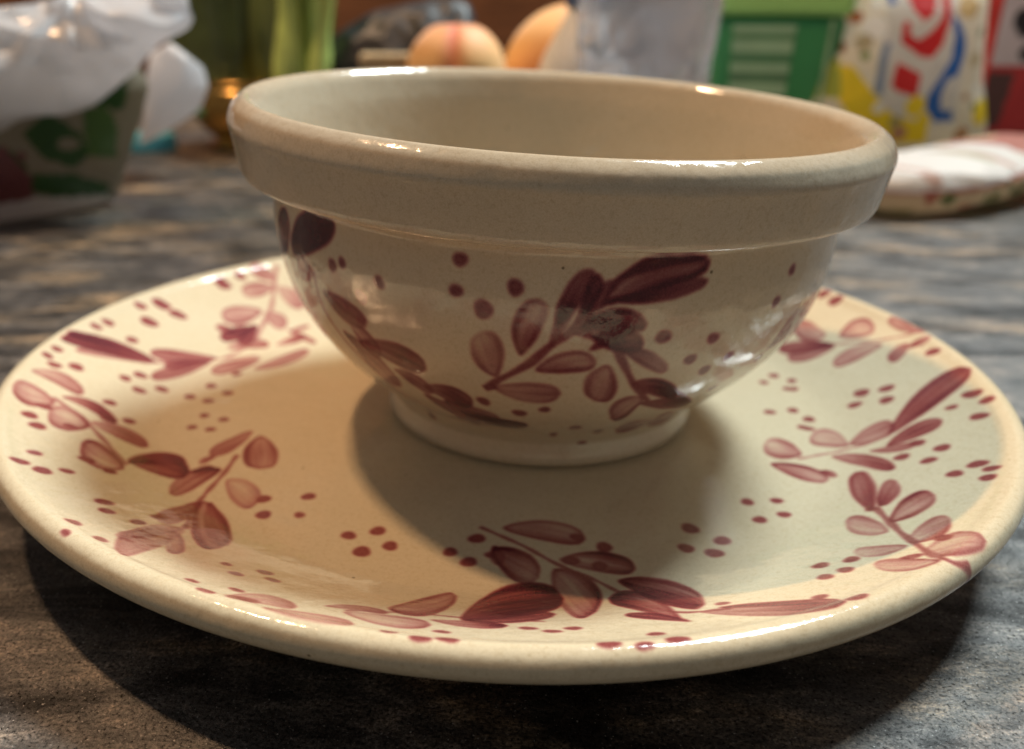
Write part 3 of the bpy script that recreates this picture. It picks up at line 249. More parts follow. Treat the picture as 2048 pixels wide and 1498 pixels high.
('m',0.5,[-1.39,55.58,-1.57,55.71,-0.93,56.34,-1.58,56.83,-0.35,57.53,-1.46,58.35,0.3,59.08,-1.17,60.16,0.91,60.62,-0.77,61.85,1.46,62.18,-0.26,63.45,1.95,63.76,0.37,64.93,2.19,64.86,0.91,65.8,2.24,65.6,1.34,66.23,1.96,66.28,1.96,66.28]),
('m',0.65,[17.44,43.01,17.38,43.51,18.45,41.7,18.22,43.54,20.03,39.98,19.56,43.16,22.14,37.89,21.37,42.24,24.45,35.77,23.36,40.89,27.03,33.58,25.61,39.06,30.46,30.67,28.28,36.6,33.47,28.31,30.41,34.43,35.29,27.2,31.97,32.67,35.13,28.56,35.13,28.56]),
('d',0.7,[5.26,54.76,5.15,55.05,5.86,54.97,5.47,55.95,6.71,55.43,6.06,56.98,7.74,56,6.87,58.06,8.76,56.61,7.74,58.97,9.75,57.27,8.69,59.7,10.7,57.99,9.72,60.21,11.3,58.57,10.49,60.38,11.6,59.04,11.01,60.34,11.59,59.82,11.59,59.82]),
('o',0.5,[-41.49,52.37,-41.05,52.76,-41.52,51.27,-39.9,52.73,-41.28,49.87,-38.6,52.34,-40.81,48.26,-37.3,51.54,-40.22,46.73,-36.28,50.48,-39.53,45.28,-35.52,49.15,-39.09,43.53,-35.05,47.52,-38.62,42.5,-34.98,46.16,-38.03,42.18,-35.16,45.13,-36.52,43.11,-36.52,43.11]),
('m',0.55,[-33.87,39.68,-33.44,40.26,-33.63,38.73,-32.16,40.79,-33.01,37.61,-30.64,41.05,-32.17,36.3,-29.11,40.87,-31.25,35.05,-27.88,40.24,-30.29,33.84,-26.88,39.21,-29.22,32.76,-26.17,37.66,-28.43,32.11,-25.91,36.23,-27.76,32.04,-25.94,35.04,-26.6,33.18,-26.6,33.18]),
('m',0.55,[-24.64,30.11,-24.33,30.8,-24.18,28.53,-23.07,31.06,-23.19,26.72,-21.39,31,-21.66,24.95,-19.43,30.63,-19.86,23.63,-17.54,30.08,-17.86,22.72,-15.7,29.35,-15.67,22.31,-13.9,28.34,-14.07,22.48,-12.76,27.35,-13.02,22.98,-12.14,26.42,-12.02,24.56,-12.02,24.56]),
('m',0.5,[47.03,48.14,46.49,48.52,48.32,48.55,46.34,49.93,50.01,49.35,46.48,51.77,52.04,50.47,46.93,53.84,54.04,51.66,47.68,55.69,55.96,52.94,49.36,56.98,57.6,54.43,51.48,58.02,58.26,55.66,53.36,58.48,58.82,56.36,54.96,58.51,57.55,57.7,57.55,57.7]),
('m',0.5,[45.46,47.18,45.16,47.43,46.6,47.33,45.4,48.27,48.18,47.69,46.05,49.32,50.2,48.17,47.02,50.5,52.33,48.65,48.21,51.53,54.63,49.11,49.65,52.39,57.24,49.5,51.51,53,59.04,49.8,53.24,53.14,59.62,50.26,54.78,52.94,57.64,51.81,57.64,51.81])]
BOWL_STEMS = [([(-49.69,62.41),(-49.73,59.94),(-49.78,57.44),(-50.06,54.76),(-49.66,53.05),(-49.26,51.32),(-48.87,49.57),(-47.54,47.71),(-46.25,45.8),(-45.65,43.27),(-44.73,40.92),(-43.8,38.51),(-42.88,36.05),(-41.63,34.01),(-40.74,31.53),(-40.77,27.97),(-39.46,26.52),(-38.18,25.0),(-36.9,23.4),(-34.32,22.01),(-32.37,19.67),(-30.85,16.5),(-26.68,16.8),(-23.04,16.45),(-19.65,15.62),(-15.06,17.62),(-11.03,18.98),(-7.32,19.84)],1.11,0.6),([(-12.91,40.43),(-12.38,41.36),(-11.87,42.26),(-11.37,43.19),(-10.08,44.84),(-8.91,46.0),(-7.78,47.14),(-6.67,48.36),(-5.59,49.54),(-4.53,50.72),(-3.46,52.5),(-2.42,54.24),(-1.41,55.9),(-0.44,56.87),(0.52,57.81),(1.46,58.76),(2.21,60.15),(2.95,61.54),(3.68,62.91),(4.53,63.99),(5.37,65.07),(6.22,66.1)],1.6,0.8),([(-12.75,41.97),(-12.48,41.33),(-12.22,40.7),(-11.94,40.06)],2.47,0.85),([(2.37,59.78),(3.48,59.34),(4.6,58.88),(5.73,58.43),(6.97,57.44),(8.24,56.41),(9.54,55.34),(10.93,52.07),(12.43,48.68),(14.04,45.17),(15.8,42.29),(17.84,39.09),(20.14,35.71)],1.39,0.75)]
BOWL_DOTS = [(-43.02,65.73,1.47),(-40.19,67.0,1.22),(-31.65,65.05,1.41),(-36.32,60.27,1.56),(-16.43,73.2,1.53),(-17.18,66.46,1.45),(-7.43,68.59,1.72),(-12.53,63.08,2.08),(-40.63,10.84,1.73),(-14.51,34.06,1.85),(-6.92,29.83,1.99),(-1.47,32.86,1.5),(2.35,12.9,1.38),(17.42,57.86,1.68),(27.44,56.12,1.51),(24.14,50.63,1.53),(33.12,49.58,1.34),(28.8,46.22,1.57),(44.75,45.3,1.41),(43.33,69.55,1.2),(40.73,62.42,1.32),(36.92,35.95,1.43),(7.16,20.41,1.95),(15.82,14.29,1.76),(12.63,6.4,2.06),(-54.62,60.0,1.08)]

rng = np.random.default_rng(3)
def paint(img, leaves, stems, dots, to_tex, mm):
    """img[h,w] paint density; to_tex maps surface coordinates to texel coordinates; mm(u,v) = local texels per mm along both axes"""
    h, w = img.shape
    def put(x, y, d):
        xi = np.round(x).astype(int) % w; yi = np.clip(np.round(y).astype(int), 0, h - 1)
        lay = {}
        np.maximum.at(tmp, (yi, xi), d)
    tt = np.array([0, .08, .2, .35, .5, .65, .8, .9, .96, 1.])
    for st, de, q in leaves:
        Q = np.array(q).reshape(10, 4)
        X, Y = to_tex(Q[:, 0::2], Q[:, 1::2])
        ln = np.hypot(np.diff(X.mean(1)), np.diff(Y.mean(1))).sum(); wd = np.hypot(X[:, 1] - X[:, 0], Y[:, 1] - Y[:, 0]).max()
        nt_, ns_ = int(ln * 2.2) + 8, int(wd * 2.2) + 8
        t = np.linspace(0, 1, nt_)[:, None]; s = np.linspace(-1, 1, ns_)[None, :]
        # smooth interpolation of both edges
        def ip(c): return np.interp(t[:, 0], tt, c)[:, None]
        k = np.ones(max(3, nt_ // 14)); k /= k.sum()
        def sm(c):
            c = ip(c)[:, 0]; pad = len(k) // 2; e = np.pad(c, pad, mode='reflect', reflect_type='odd'); return np.convolve(e, k, 'valid')[:nt_][:, None]
        x = sm(X[:, 0]) * (1 - s) / 2 + sm(X[:, 1]) * (1 + s) / 2; y = sm(Y[:, 0]) * (1 - s) / 2 + sm(Y[:, 1]) * (1 + s) / 2
        ph = rng.uniform(0, 6.28, 5)
        streak = sum(np.sin(s * f + ph[i] + 1.6 * np.sin(t * (2 + i) + ph[i])) for i, f in enumerate((5, 9, 17, 31))) / 3.2
        along = (1.0 + .38 * (t - .5) * (1 if ph[1] > 3.0 else -1)) * (1 + .16 * np.sin(t * 4 + ph[2]))
        wash = np.sin(t * 3.3 + ph[4]) * .5 + np.sin(t * 5.7 + s * 1.5 + ph[3]) * .5
        edge = np.abs(s) ** 3 + np.clip((t - .8) / .2, 0, 1) ** 2 * .5 + np.clip((.12 - t) / .12, 0, 1) * .7
        side = np.clip(s * (1 if ph[0] > 3.14 else -1), 0, 1) ** 1.5
        if st == 'o': d = de * (.30 + .62 * np.clip(edge, 0, 1) + .32 * side + .16 * streak + .14 * wash)
        elif st == 'l': d = de * (.62 + .35 * np.clip(edge, 0, 1) + .20 * streak + .16 * wash)
        elif st == 'm': d = de * (.60 + .30 * np.clip(edge, 0, 1) + .30 * streak + .15 * wash)
        else: d = de * (.80 + .22 * np.clip(edge, 0, 1) + .24 * streak + .14 * wash)
        d = np.clip(d * along * (1.26 if mm < 10 else (.96 if st == 'd' else 1.12)) + .03, .07, 1) * (1 - np.abs(s) ** 14 * .45)
        tmp = np.zeros((h, w), np.float32) if False else None
        wob = 1.6 / 9.3 * mm * np.sin(t * 11 + ph[1]) * s; x = x + wob * .55; y = y + wob * .4 * np.cos(t * 7 + ph[2])
        xi = np.round(x).astype(int); yi = np.clip(np.round(y).astype(int), 0, h - 1)
        x0, x1, y0, y1 = xi.min(), xi.max() + 1, yi.min(), yi.max() + 1
        loc = np.zeros((y1 - y0, x1 - x0), np.float32)
        np.maximum.at(loc, (yi - y0, xi - x0), d)
        ys = np.arange(y0, y1); xs = np.arange(x0, x1) % w
        cur = img[np.ix_(ys, xs)]
        img[np.ix_(ys, xs)] = np.maximum(np.maximum(cur, loc), 1 - (1 - cur) * (1 - loc * .75))
    for pts, wd, de in stems:
        P = np.array(pts); X, Y = to_tex(P[:, 0], P[:, 1])
        seg = np.hypot(np.diff(X), np.diff(Y)); tot = np.concatenate([[0], np.cumsum(seg)])
        nn = int(tot[-1] * 2) + 4; q = np.linspace(0, tot[-1], nn)
        kk = np.ones(max(3, nn // 10)); kk /= kk.sum(); pad = len(kk) // 2
        def sm2(c): return np.convolve(np.pad(np.interp(q, tot, c), pad, mode='reflect', reflect_type='odd'), kk, 'valid')[:nn]
        x, y = sm2(X), sm2(Y); hw = wd * .5 * mm
        tx, ty = np.gradient(x), np.gradient(y); L = np.hypot(tx, ty) + 1e-6
        s = np.linspace(-1, 1, int(hw * 4) + 4)
        wv = (1 + .25 * np.sin(q / hw * .35 + 1))[:, None] * hw
        xx = x[:, None] - (ty / L)[:, None] * s * wv; yy = y[:, None] + (tx / L)[:, None] * s * wv
        d = de * (.7 + .3 * np.abs(s) ** 2) * np.ones_like(xx)
        np.maximum.at(img, (np.clip(np.round(yy).astype(int), 0, h - 1), np.round(xx).astype(int) % w), d.astype(np.float32))
    for a, b, r in dots:
        X, Y = to_tex(np.array([a]), np.array([b])); R = r * mm
        n = int(R * 1.5) + 3
        gx, gy = np.meshgrid(np.arange(-n, n + 1), np.arange(-n, n + 1))
        an = np.arctan2(gy, gx); p1, p2 = rng.uniform(0, 6.28, 2)
        sq = 1.75 if (dots is PLATE_DOTS and b < -104) else (1.3 if (dots is PLATE_DOTS and b < -92) else 1.0)
        ca, sa = (a / math.hypot(a, b), b / math.hypot(a, b)) if sq > 1 else (1, 0)
        rr = np.hypot((gx * ca + gy * sa) * sq, -gx * sa + gy * ca) / (R * (1 + .07 * np.sin(2 * an + p1) + .05 * np.sin(3 * an + p2)))
        d = np.clip((1.05 - rr) / .14, 0, 1) * (.62 + .14 * np.clip(rr, 0, 1) ** 3 + .08 * rng.standard_normal(rr.shape))
        ys = np.clip(int(round(Y[0])) + np.arange(-n, n + 1), 0, h - 1); xs = (int(round(X[0])) + np.arange(-n, n + 1)) % w
        img[np.ix_(ys, xs)] = np.maximum(img[np.ix_(ys, xs)], d)
def soften(img, n=1):
    for k in (1, 2, 3)[:n]:
        img = (img + np.roll(img, k, 0) + np.roll(img, -k, 0)) / 3
        img = (img + np.roll(img, k, 1) + np.roll(img, -k, 1)) / 3
    return img
def as_image(name, d):
    h, w = d.shape
    im = bpy.data.images.new(name, w, h, alpha=False, float_buffer=False)
    im.colorspace_settings.name = 'Non-Color'
    px = np.ones((h, w, 4), np.float32); px[:, :, 0] = px[:, :, 1] = px[:, :, 2] = np.clip(d, 0, 1)
    im.pixels.foreach_set(px.ravel()); im.pack(); return im

PW = 3000
pd = np.zeros((PW, PW), np.float32); PSC = PW / 280.0
paint(pd, PLATE_LEAVES, PLATE_STEMS, PLATE_DOTS, lambda x, y: ((x + 140) * PSC, (y + 140) * PSC), PSC)
pd = soften(pd, 3)
BW, BHT = 4096, 680
bd = np.zeros((BHT, BW), np.float32); ARC = 76.735; MMB = BHT / ARC
tob = lambda u, v: ((u + 180) / 360 * BW, v * MMB)
paint(bd, BOWL_LEAVES, BOWL_STEMS, BOWL_DOTS, tob, MMB)
# the same spray goes on round the far side of the bowl
spray = [l for l in BOWL_LEAVES if -25 < np.mean(l[2][0::2]) < 45]
def turn(L, a): return [(s, d, [v + a if i % 2 == 0 else v for i, v in enumerate(q)]) for s, d, q in L]
for a in (118, -125, 178):
    paint(bd, turn(spray, a), [([(u + a, v) for u, v in p_], w_, d_) for p_, w_, d_ in BOWL_STEMS[1:]], [(u + a, v, r) for u, v, r in BOWL_DOTS if abs(u) < 40], tob, MMB)
bd = soften(bd, 3)
plate_print = as_image('plate_leaf_print', pd); bowl_print = as_image('bowl_leaf_print', bd)

# ------------------------------------------------------------------ materials
def ceramic(name, img=None, tints=None, base=(0.64, 0.555, 0.40)):
    mt, nt, b = node_mat(name)
    tc = N(nt, 'ShaderNodeTexCoord')
    sp = noise_node(nt, 900, 2, .6, tc.outputs['Object'])
    sr = ramp(nt, [(0.0, (.72, .68, .62)), (.34, (.93, .91, .88)), (.5, (1, 1, 1)), (1, (1, 1, 1))], sp.outputs['Fac'])
    s2 = noise_node(nt, 3200, 2, .6, tc.outputs['Object']); s2r = ramp(nt, [(.32, (.90, .89, .87)), (.55, (1.0, 1.0, 1.0)), (.72, (1.05, 1.05, 1.05))], s2.outputs['Fac'])
    cl = noise_node(nt, 28, 3, .5, tc.outputs['Object'])
    cr = ramp(nt, [(.3, (.95, .94, .91)), (.7, (1, 1, 1))], cl.outputs['Fac'])
    c = mixc(nt, base, sr.outputs[0], 1.0, 'MULTIPLY'); c = mixc(nt, c, cr.outputs[0], 1.0, 'MULTIPLY'); c = mixc(nt, c, s2r.outputs[0], 1.0, 'MULTIPLY')
    vo = N(nt, 'ShaderNodeTexVoronoi'); vo.inputs['Scale'].default_value = 75; nt.links.new(tc.outputs['Object'], vo.inputs['Vector'])
    vr = ramp(nt, [(0, (.12, .09, .06)), (.022, (.2, .16, .1)), (.034, (1, 1, 1))], vo.outputs['Distance'])
    c = mixc(nt, c, vr.outputs[0], .8, 'MULTIPLY')
    if img:
        ti = N(nt, 'ShaderNodeTexImage'); ti.image = img; ti.interpolation = 'Cubic'; ti.extension = 'EXTEND'
        gn = noise_node(nt, 2600, 1, .5, tc.outputs['Object'])
        ma = N(nt, 'ShaderNodeMath', operation='MULTIPLY_ADD'); nt.links.new(gn.outputs['Fac'], ma.inputs[0]); ma.inputs[1].default_value = .5; ma.inputs[2].default_value = .78
        mb = N(nt, 'ShaderNodeMath', operation='MULTIPLY'); nt.links.new(ti.outputs['Color'], mb.inputs[0]); nt.links.new(ma.outputs[0], mb.inputs[1])
        pr = ramp(nt, tints or [(0, (1, 1, 1)), (.10, (.90, .76, .78)), (.28, (.71, .43, .50)), (.46, (.54, .245, .30)), (.64, (.41, .125, .17)), (.82, (.27, .065, .11)), (1, (.135, .035, .07))], mb.outputs[0])
        c = mixc(nt, c, pr.outputs[0], 1.0, 'MULTIPLY')
    nt.links.new(c, b.inputs['Base Color'])
    rf_ = noise_node(nt, 60, 4, .6, tc.outputs['Object'], 1.0); rrp = ramp(nt, [(.35, (.07, .07, .07)), (.7, (.17, .17, .17))], rf_.outputs['Fac']); nt.links.new(rrp.outputs[0], b.inputs['Roughness']); b.inputs['IOR'].default_value = 1.5
    wv = noise_node(nt, 130, 2, .5, tc.outputs['Object']); wf = noise_node(nt, 900, 2, .5, tc.outputs['Object'])
    ad = N(nt, 'ShaderNodeMath', operation='MULTIPLY_ADD'); nt.links.new(wf.outputs['Fac'], ad.inputs[0]); ad.inputs[1].default_value = .10; nt.links.new(wv.outputs['Fac'], ad.inputs[2])
    bump(nt, b, ad.outputs[0], .5, .0007)
    return mt
glaze_plate = ceramic('glazed_cream_leaf_print', plate_print)
glaze_bowl = ceramic('glazed_tan_leaf_print', bowl_print, [(0, (1, 1, 1)), (.10, (.88, .73, .74)), (.28, (.66, .40, .47)), (.46, (.46, .21, .28)), (.64, (.34, .11, .165)), (.82, (.22, .055, .105)), (1, (.11, .03, .065))], (0.555, 0.475, 0.362))
glaze_tan = ceramic('glazed_tan_plain', None, None, (0.555, 0.475, 0.362))
glaze = ceramic('glazed_cream_plain')
def simple(name, c, rough=.5, spec=.5, trans=0, nscale=60, namp=.25, bstr=.15):
    mt, nt, b = node_mat(name)
    tc = N(nt, 'ShaderNodeTexCoord'); n = noise_node(nt, nscale, 4, .55, tc.outputs['Object'])
    lo = tuple(x * (1 - namp) for x in c); hi = tuple(min(1, x * (1 + namp)) for x in c)
    r = ramp(nt, [(.3, lo), (.7, hi)], n.outputs['Fac']); nt.links.new(r.outputs[0], b.inputs['Base Color'])
    b.inputs['Roughness'].default_value = rough; b.inputs['Specular IOR Level'].default_value = spec
    if trans: b.inputs['Transmission Weight'].default_value = trans
    if bstr: bump(nt, b, n.outputs['Fac'], bstr, .002)
    return mt
def printed(name, rough=.4, sheen=.5, bstr=.3, nscale=40):
    mt, nt, b = node_mat(name)
    a = N(nt, 'ShaderNodeAttribute', attribute_name='Col'); tc = N(nt, 'ShaderNodeTexCoord'); n = noise_node(nt, nscale, 3, .5, tc.outputs['Object'])
    r = ramp(nt, [(.3, (.9, .9, .9)), (.7, (1, 1, 1))], n.outputs['Fac'])
    nt.links.new(mixc(nt, a.outputs['Color'], r.outputs[0], 1.0, 'MULTIPLY'), b.inputs['Base Color'])
    b.inputs['Roughness'].default_value = rough; b.inputs['Specular IOR Level'].default_value = sheen
    bump(nt, b, n.outputs['Fac'], bstr, .004)
    return mt

# ------------------------------------------------------------------ table and room edge
mt, nt, b = node_mat('slate_laminate')
tc = N(nt, 'ShaderNodeTexCoord')
mp = N(nt, 'ShaderNodeMapping'); mp.inputs['Rotation'].default_value = (0, 0, math.radians(-20)); mp.inputs['Scale'].default_value = (.58, 1, 1)
nt.links.new(tc.outputs['Object'], mp.inputs['Vector'])
mp2 = N(nt, 'ShaderNodeMapping'); mp2.inputs['Rotation'].default_value = (0, 0, math.radians(-20)); mp2.inputs['Scale'].default_value = (.40, 1, 1); nt.links.new(tc.outputs['Object'], mp2.inputs['Vector'])
n1 = noise_node(nt, 30, 6, .58, mp2.outputs[0], .5); n2 = noise_node(nt, 300, 8, .75, mp.outputs[0], .3); n3 = noise_node(nt, 1250, 4, .75, tc.outputs['Object']); n5 = noise_node(nt, 70, 6, .62, mp2.outputs[0], .5)
c1 = ramp(nt, [(.32, (.014, .014, .015)), (.45, (.032, .031, .030)), (.54, (.062, .058, .055)), (.62, (.10, .094, .086)), (.73, (.19, .172, .152))], n2.outputs['Fac'])
c5 = ramp(nt, [(.36, (.20, .20, .21)), (.47, (.72, .71, .71)), (.56, (1.5, 1.42, 1.32)), (.66, (2.8, 2.5, 2.15))], n5.outputs['Fac'])
c2 = ramp(nt, [(.40, (.66, .66, .70)), (.49, (.96, .93, .92)), (.56, (1.25, 1.05, .82)), (.65, (2.1, 1.55, .95))], n1.outputs['Fac'])
cc = mixc(nt, c1.outputs[0], c2.outputs[0], 1.0, 'MULTIPLY'); cc = mixc(nt, cc, c5.outputs[0], 1.0, 'MULTIPLY')
c3 = ramp(nt, [(.36, (.18, .18, .18)), (.5, (.95, .95, .95)), (.63, (2.5, 2.45, 2.4))], n3.outputs['Fac'])
cc = mixc(nt, cc, c3.outputs[0], 1.0, 'MULTIPLY')
n6 = noise_node(nt, 1500, 2, .6, tc.outputs['Object']); fl = ramp(nt, [(.655, (0, 0, 0)), (.74, (.8, .8, .8))], n6.outputs['Fac']); cc = mixc(nt, cc, (.62, .60, .57), fl.outputs[0])  # sparse pale flecks in the base colour, painted glints for the table's sparkle
nt.links.new(cc, b.inputs['Base Color'])
rr_ = ramp(nt, [(.35, (.26, .26, .26)), (.65, (.50, .50, .50))], n3.outputs['Fac']); nt.links.new(rr_.outputs[0], b.inputs['Roughness'])
b_ = N(nt, 'ShaderNodeMath', operation='MULTIPLY_ADD'); nt.links.new(n3.outputs['Fac'], b_.inputs[0]); b_.inputs[1].default_value = .7; nt.links.new(n2.outputs['Fac'], b_.inputs[2])
sps = ramp(nt, [(.37, (.16, .16, .16)), (.46, (.75, .75, .75)), (.54, (1, 1, 1))], n3.outputs['Fac']); sp2 = ramp(nt, [(.38, (.40, .40, .40)), (.52, (1, 1, 1))], n5.outputs['Fac'])
spm = N(nt, 'ShaderNodeMath', operation='MULTIPLY'); nt.links.new(sps.outputs[0], spm.inputs[0]); nt.links.new(sp2.outputs[0], spm.inputs[1]); nt.links.new(spm.outputs[0], b.inputs['Specular IOR Level']); bump(nt, b, b_.outputs[0], 1.0, .00030)
slate = mt
def boxv(x0, x1, y0, y1, z0, z1):
    V = [(x0, y0, z0), (x1, y0, z0), (x1, y1, z0), (x0, y1, z0), (x0, y0, z1), (x1, y0, z1), (x1, y1, z1), (x0, y1, z1)]
    F = [(3, 2, 1, 0), (4, 5, 6, 7), (0, 1, 5, 4), (1, 2, 6, 5), (2, 3, 7, 6), (3, 0, 4, 7)]
    return V, F
V, F = boxv(-1600, 1600, -420, 1380, -30, 0)
tag(mesh('table_top', V, F, slate, smooth=False), kind='structure')
mt, nt, b = node_mat('brown_wood')
tc = N(nt, 'ShaderNodeTexCoord'); mp = N(nt, 'ShaderNodeMapping'); mp.inputs['Scale'].default_value = (1, 1, 9); nt.links.new(tc.outputs['Object'], mp.inputs['Vector'])
n1 = noise_node(nt, 7, 6, .6, mp.outputs[0], 1.5); c1 = ramp(nt, [(.3, (.10, .040, .016)), (.7, (.24, .10, .042))], n1.outputs['Fac'])
nt.links.new(c1.outputs[0], b.inputs['Base Color']); b.inputs['Roughness'].default_value = .45
V, F = boxv(-1800, 1800, 1420, 1450, -700, 900)
tag(mesh('wood_wall', V, F, mt, smooth=False), kind='structure')
V, F = boxv(-1800, 1800, -1200, 1418, -740, -700)
tag(mesh('floor', V, F, simple('dull_floor', (.16, .12, .09), .6), smooth=False), kind='structure')

# ------------------------------------------------------------------ plate
WARP = (0.3902, 0.8721, 0.1415, -0.0639)
def warp(V):
    V = np.array(V); a = np.arctan2(V[:, 1], V[:, 0]); r = np.hypot(V[:, 0], V[:, 1])
    V[:, 2] += (WARP[0] * np.cos(2 * a) + WARP[1] * np.sin(2 * a) + WARP[2] * np.cos(3 * a) + WARP[3] * np.sin(3 * a)) * np.clip(r / 134, 0, 1) ** 3
    return V
def planar_uv(V, F): return [((V[i][0] + 140) / 280, (V[i][1] + 140) / 280) for f in F for i in f]
plate = tag(empty('plate', (0, 0, 0)), 'round cream glazed dinner plate with maroon painted leaf sprays under the bowl', 'plate')
NS = 360
well = smooth_profile([(0.4, 8.5), (30, 8.5), (60, 8.6), (80, 8.65), (88, 8.75), (94, 9.2)], 6)
V, F = lathe(well, NS); V = warp(V)
mesh('well', V, F, glaze_plate, plate, uv=planar_uv(V, F))
rim = smooth_profile([(94, 9.2), (98, 9.95), (103, 11.6), (110, 14.6), (118, 18.2), (126, 21.9), (130, 23.9), (131.7, 25.0), (133.66, 25.75), (135.9, 24.9), (137, 22.5), (136.2, 20.2), (133.5, 18.2), (128, 15.9), (112, 8.6), (100, 4.6), (92, 3.4)], 6)
V, F = lathe(rim, NS); V = warp(V)
mesh('rim', V, F, glaze_plate, plate, uv=planar_uv(V, F))
foot = smooth_profile([(92, 3.4), (90.5, 2.4), (89.6, .6), (88.4, 0), (87, .5), (86, 2.6), (84, 3.8), (40, 4), (.4, 4)], 4)
V, F = lathe(foot, NS); V = warp(V)
mesh('foot_ring', V, F, glaze, plate)

# ------------------------------------------------------------------ bowl
BX, BY, BZ = 13.366, 2.994, 8.62
def lean(V, k=1.0):
    V = np.array(V); h = V[:, 2]
    V[:, 2] = h + h / 85. * (0.0251 * V[:, 1] - 0.0425 * V[:, 0]) * k
    return V
bowl = tag(empty('bowl', (BX, BY, BZ)), 'deep tan glazed mixing bowl with a thick rolled rim standing on the leaf plate', 'bowl')
NB = 320
BHH = np.array([0, 3, 7, 12, 17, 25, 35, 45, 55, 64, 66.]); BRR = np.array([45, 44.6, 43.9, 47.4, 53.8, 61.7, 68.8, 72.6, 74.2, 74.4, 75.])
def lathe_uv(profile, n, shift=0):
    """lathe with u round the bowl (0.5 = towards the camera, seam at the back) and v = arc length up the wall"""
    P = np.asarray(profile, float); V, F = lathe(P, n)
    arcs = np.interp(P[:, 1], BHH, np.concatenate([[0], np.cumsum(np.hypot(np.diff(BHH), np.diff(BRR)))])) / ARC
    uv = []
    for i in range(len(P) - 1):
        for j in range(n):
            for (ii, jj) in ((i, j), (i, j + 1), (i + 1, j + 1), (i + 1, j)):
                a0 = (j + .5) / n * 360 + 90; w_ = math.floor((a0 + 180) / 360) * 360
                uv.append(((jj / n * 360 + 90 - w_ + 180) / 360, arcs[ii]))
    return V, F, uv
outer = smooth_profile([(43.9, 7), (44.6, 8.6), (47.4, 12), (53.8, 17), (61.7, 25), (68.8, 35), (72.6, 45), (74.2, 55), (74.3, 61), (74.5, 65), (75.3, 67.3)], 8)
V, F, uv = lathe_uv(outer, NB)
nV = len(V)
inner = smooth_profile([(75.2, 80.4), (74.0, 77), (72.6, 70), (70.4, 58), (66.5, 44), (59.5, 30), (50, 19), (38, 11.5), (22, 7.6), (.4, 6.8)], 6)
V2, F2 = lathe(inner, NB)
F2 = [tuple(i + nV for i in f) for f in F2]
uv += [(.5, .999)] * (4 * len(F2))
bd_top = 0
mesh('body', lean(np.vstack([V, V2])), F + F2, glaze_bowl, bowl, uv=uv)
band = smooth_profile([(75.3, 67.3), (77.0, 67.7), (79.8, 67.9), (81.4, 68.4), (82.0, 69.6), (82.4, 71.5), (82.9, 74.5), (83.3, 77.0), (83.6, 78.5), (83.85, 79.6), (83.8, 80.6), (83.35, 82.0), (82.6, 83.5), (81.2, 84.8), (79.6, 85.6), (78, 85.0), (76.4, 83.2), (75.2, 80.4)], 6)
V, F = lathe(band, NB)
mesh('rim_band', lean(V), F, glaze_tan, bowl)
ft = smooth_profile([(43.9, 7), (44.4, 4.6), (44.8, 3.0), (44.7, 1.7), (44.0, .7), (42.6, .1), (41.4, 0), (41, 1.4), (40, 2.6), (.4, 2.8)], 5)
V, F = lathe(ft, NB)
mesh('foot_ring', lean(V), F, glaze_tan, bowl)

# ------------------------------------------------------------------ things standing behind
def pillow(poly, Y, depth, nr=40, na=160, fold=4.0, fscale=.02, seed=0, sharp=.5, back=1.0, power=.6):
    """a filled bag: outline poly (x, z) facing the camera at distance Y, bulging to both sides, with folds"""
    P = np.array(poly, float); Q = np.vstack([P, P[:1]])
    seg = np.hypot(*np.diff(Q, axis=0).T); t = np.concatenate([[0], np.cumsum(seg)])
    q = np.linspace(0, t[-1], na, endpoint=False)
    ring = np.stack([np.interp(q, t, Q[:, 0]), np.interp(q, t, Q[:, 1])], -1)
    for _ in range(3): ring = (np.roll(ring, 1, 0) + 2 * ring + np.roll(ring, -1, 0)) / 4
    c = ring.mean(0)
    rows = []
    for i in range(2 * nr + 1):
        k = i / nr - 1                    # -1 front centre .. 0 edge .. 1 back centre
        s = max(1 - abs(k), 0); r = 1 - s if False else None
        rad = math.sin(min(1, 1 - abs(k)) * math.pi / 2) if False else (1 - abs(k) ** 1.0)
        rad = max(rad, 1e-3)
        bulge = (1 - rad ** 2.2) ** power
        y = -depth * bulge if k < 0 else depth * bulge * back
        pts = c + (ring - c) * rad
        rows.append(np.c_[pts[:, 0], np.full(na, Y + y), pts[:, 1]])
    V = np.vstack(rows)
    sgn = np.repeat(np.sign(np.linspace(-1, 1, 2 * nr + 1)), na)
    for i in range(len(V)):
        p_ = Vector(V[i]) * fscale + Vector((seed * 7.3, seed * 1.7, 0))
        a = noise.noise(p_); b_ = noise.noise(p_ * 2.1 + Vector((5, 2, 9)))
        d = (1 - abs(a) * 2) * sharp + a * (1 - sharp) + .4 * ((1 - abs(b_) * 2) * sharp + b_ * (1 - sharp))
        V[i, 1] += fold * d * (sgn[i] if sgn[i] else 0)
        V[i, 2] += fold * .25 * b_; V[i, 0] += fold * .25 * a
    V[:, 2] = np.maximum(V[:, 2], .4)
    return V, grid_faces(2 * nr + 1, na, flip=True)
def inside(P, x, z):
    P = np.array(P, float); r = np.zeros(len(x), bool); n = len(P); j = n - 1
    for i in range(n):
        cnd = ((P[i, 1] > z) != (P[j, 1] > z)) & (x < (P[j, 0] - P[i, 0]) * (z - P[i, 1]) / (P[j, 1] - P[i, 1] + 1e-9) + P[i, 0])
        r ^= cnd; j = i
    return r
def colour(V, base, shapes):
    """flat print: polygons ('p') and round spots ('c') in x, z millimetres of the printed face"""
    c = np.tile(np.array(base, np.float32), (len(V), 1)); x, z = V[:, 0], V[:, 2]
    for kind, geo, colr in shapes:
        mk = inside(geo, x, z) if kind == 'p' else np.hypot(x - geo[0], z - geo[1]) < geo[2]
        c[mk] = colr
    return c
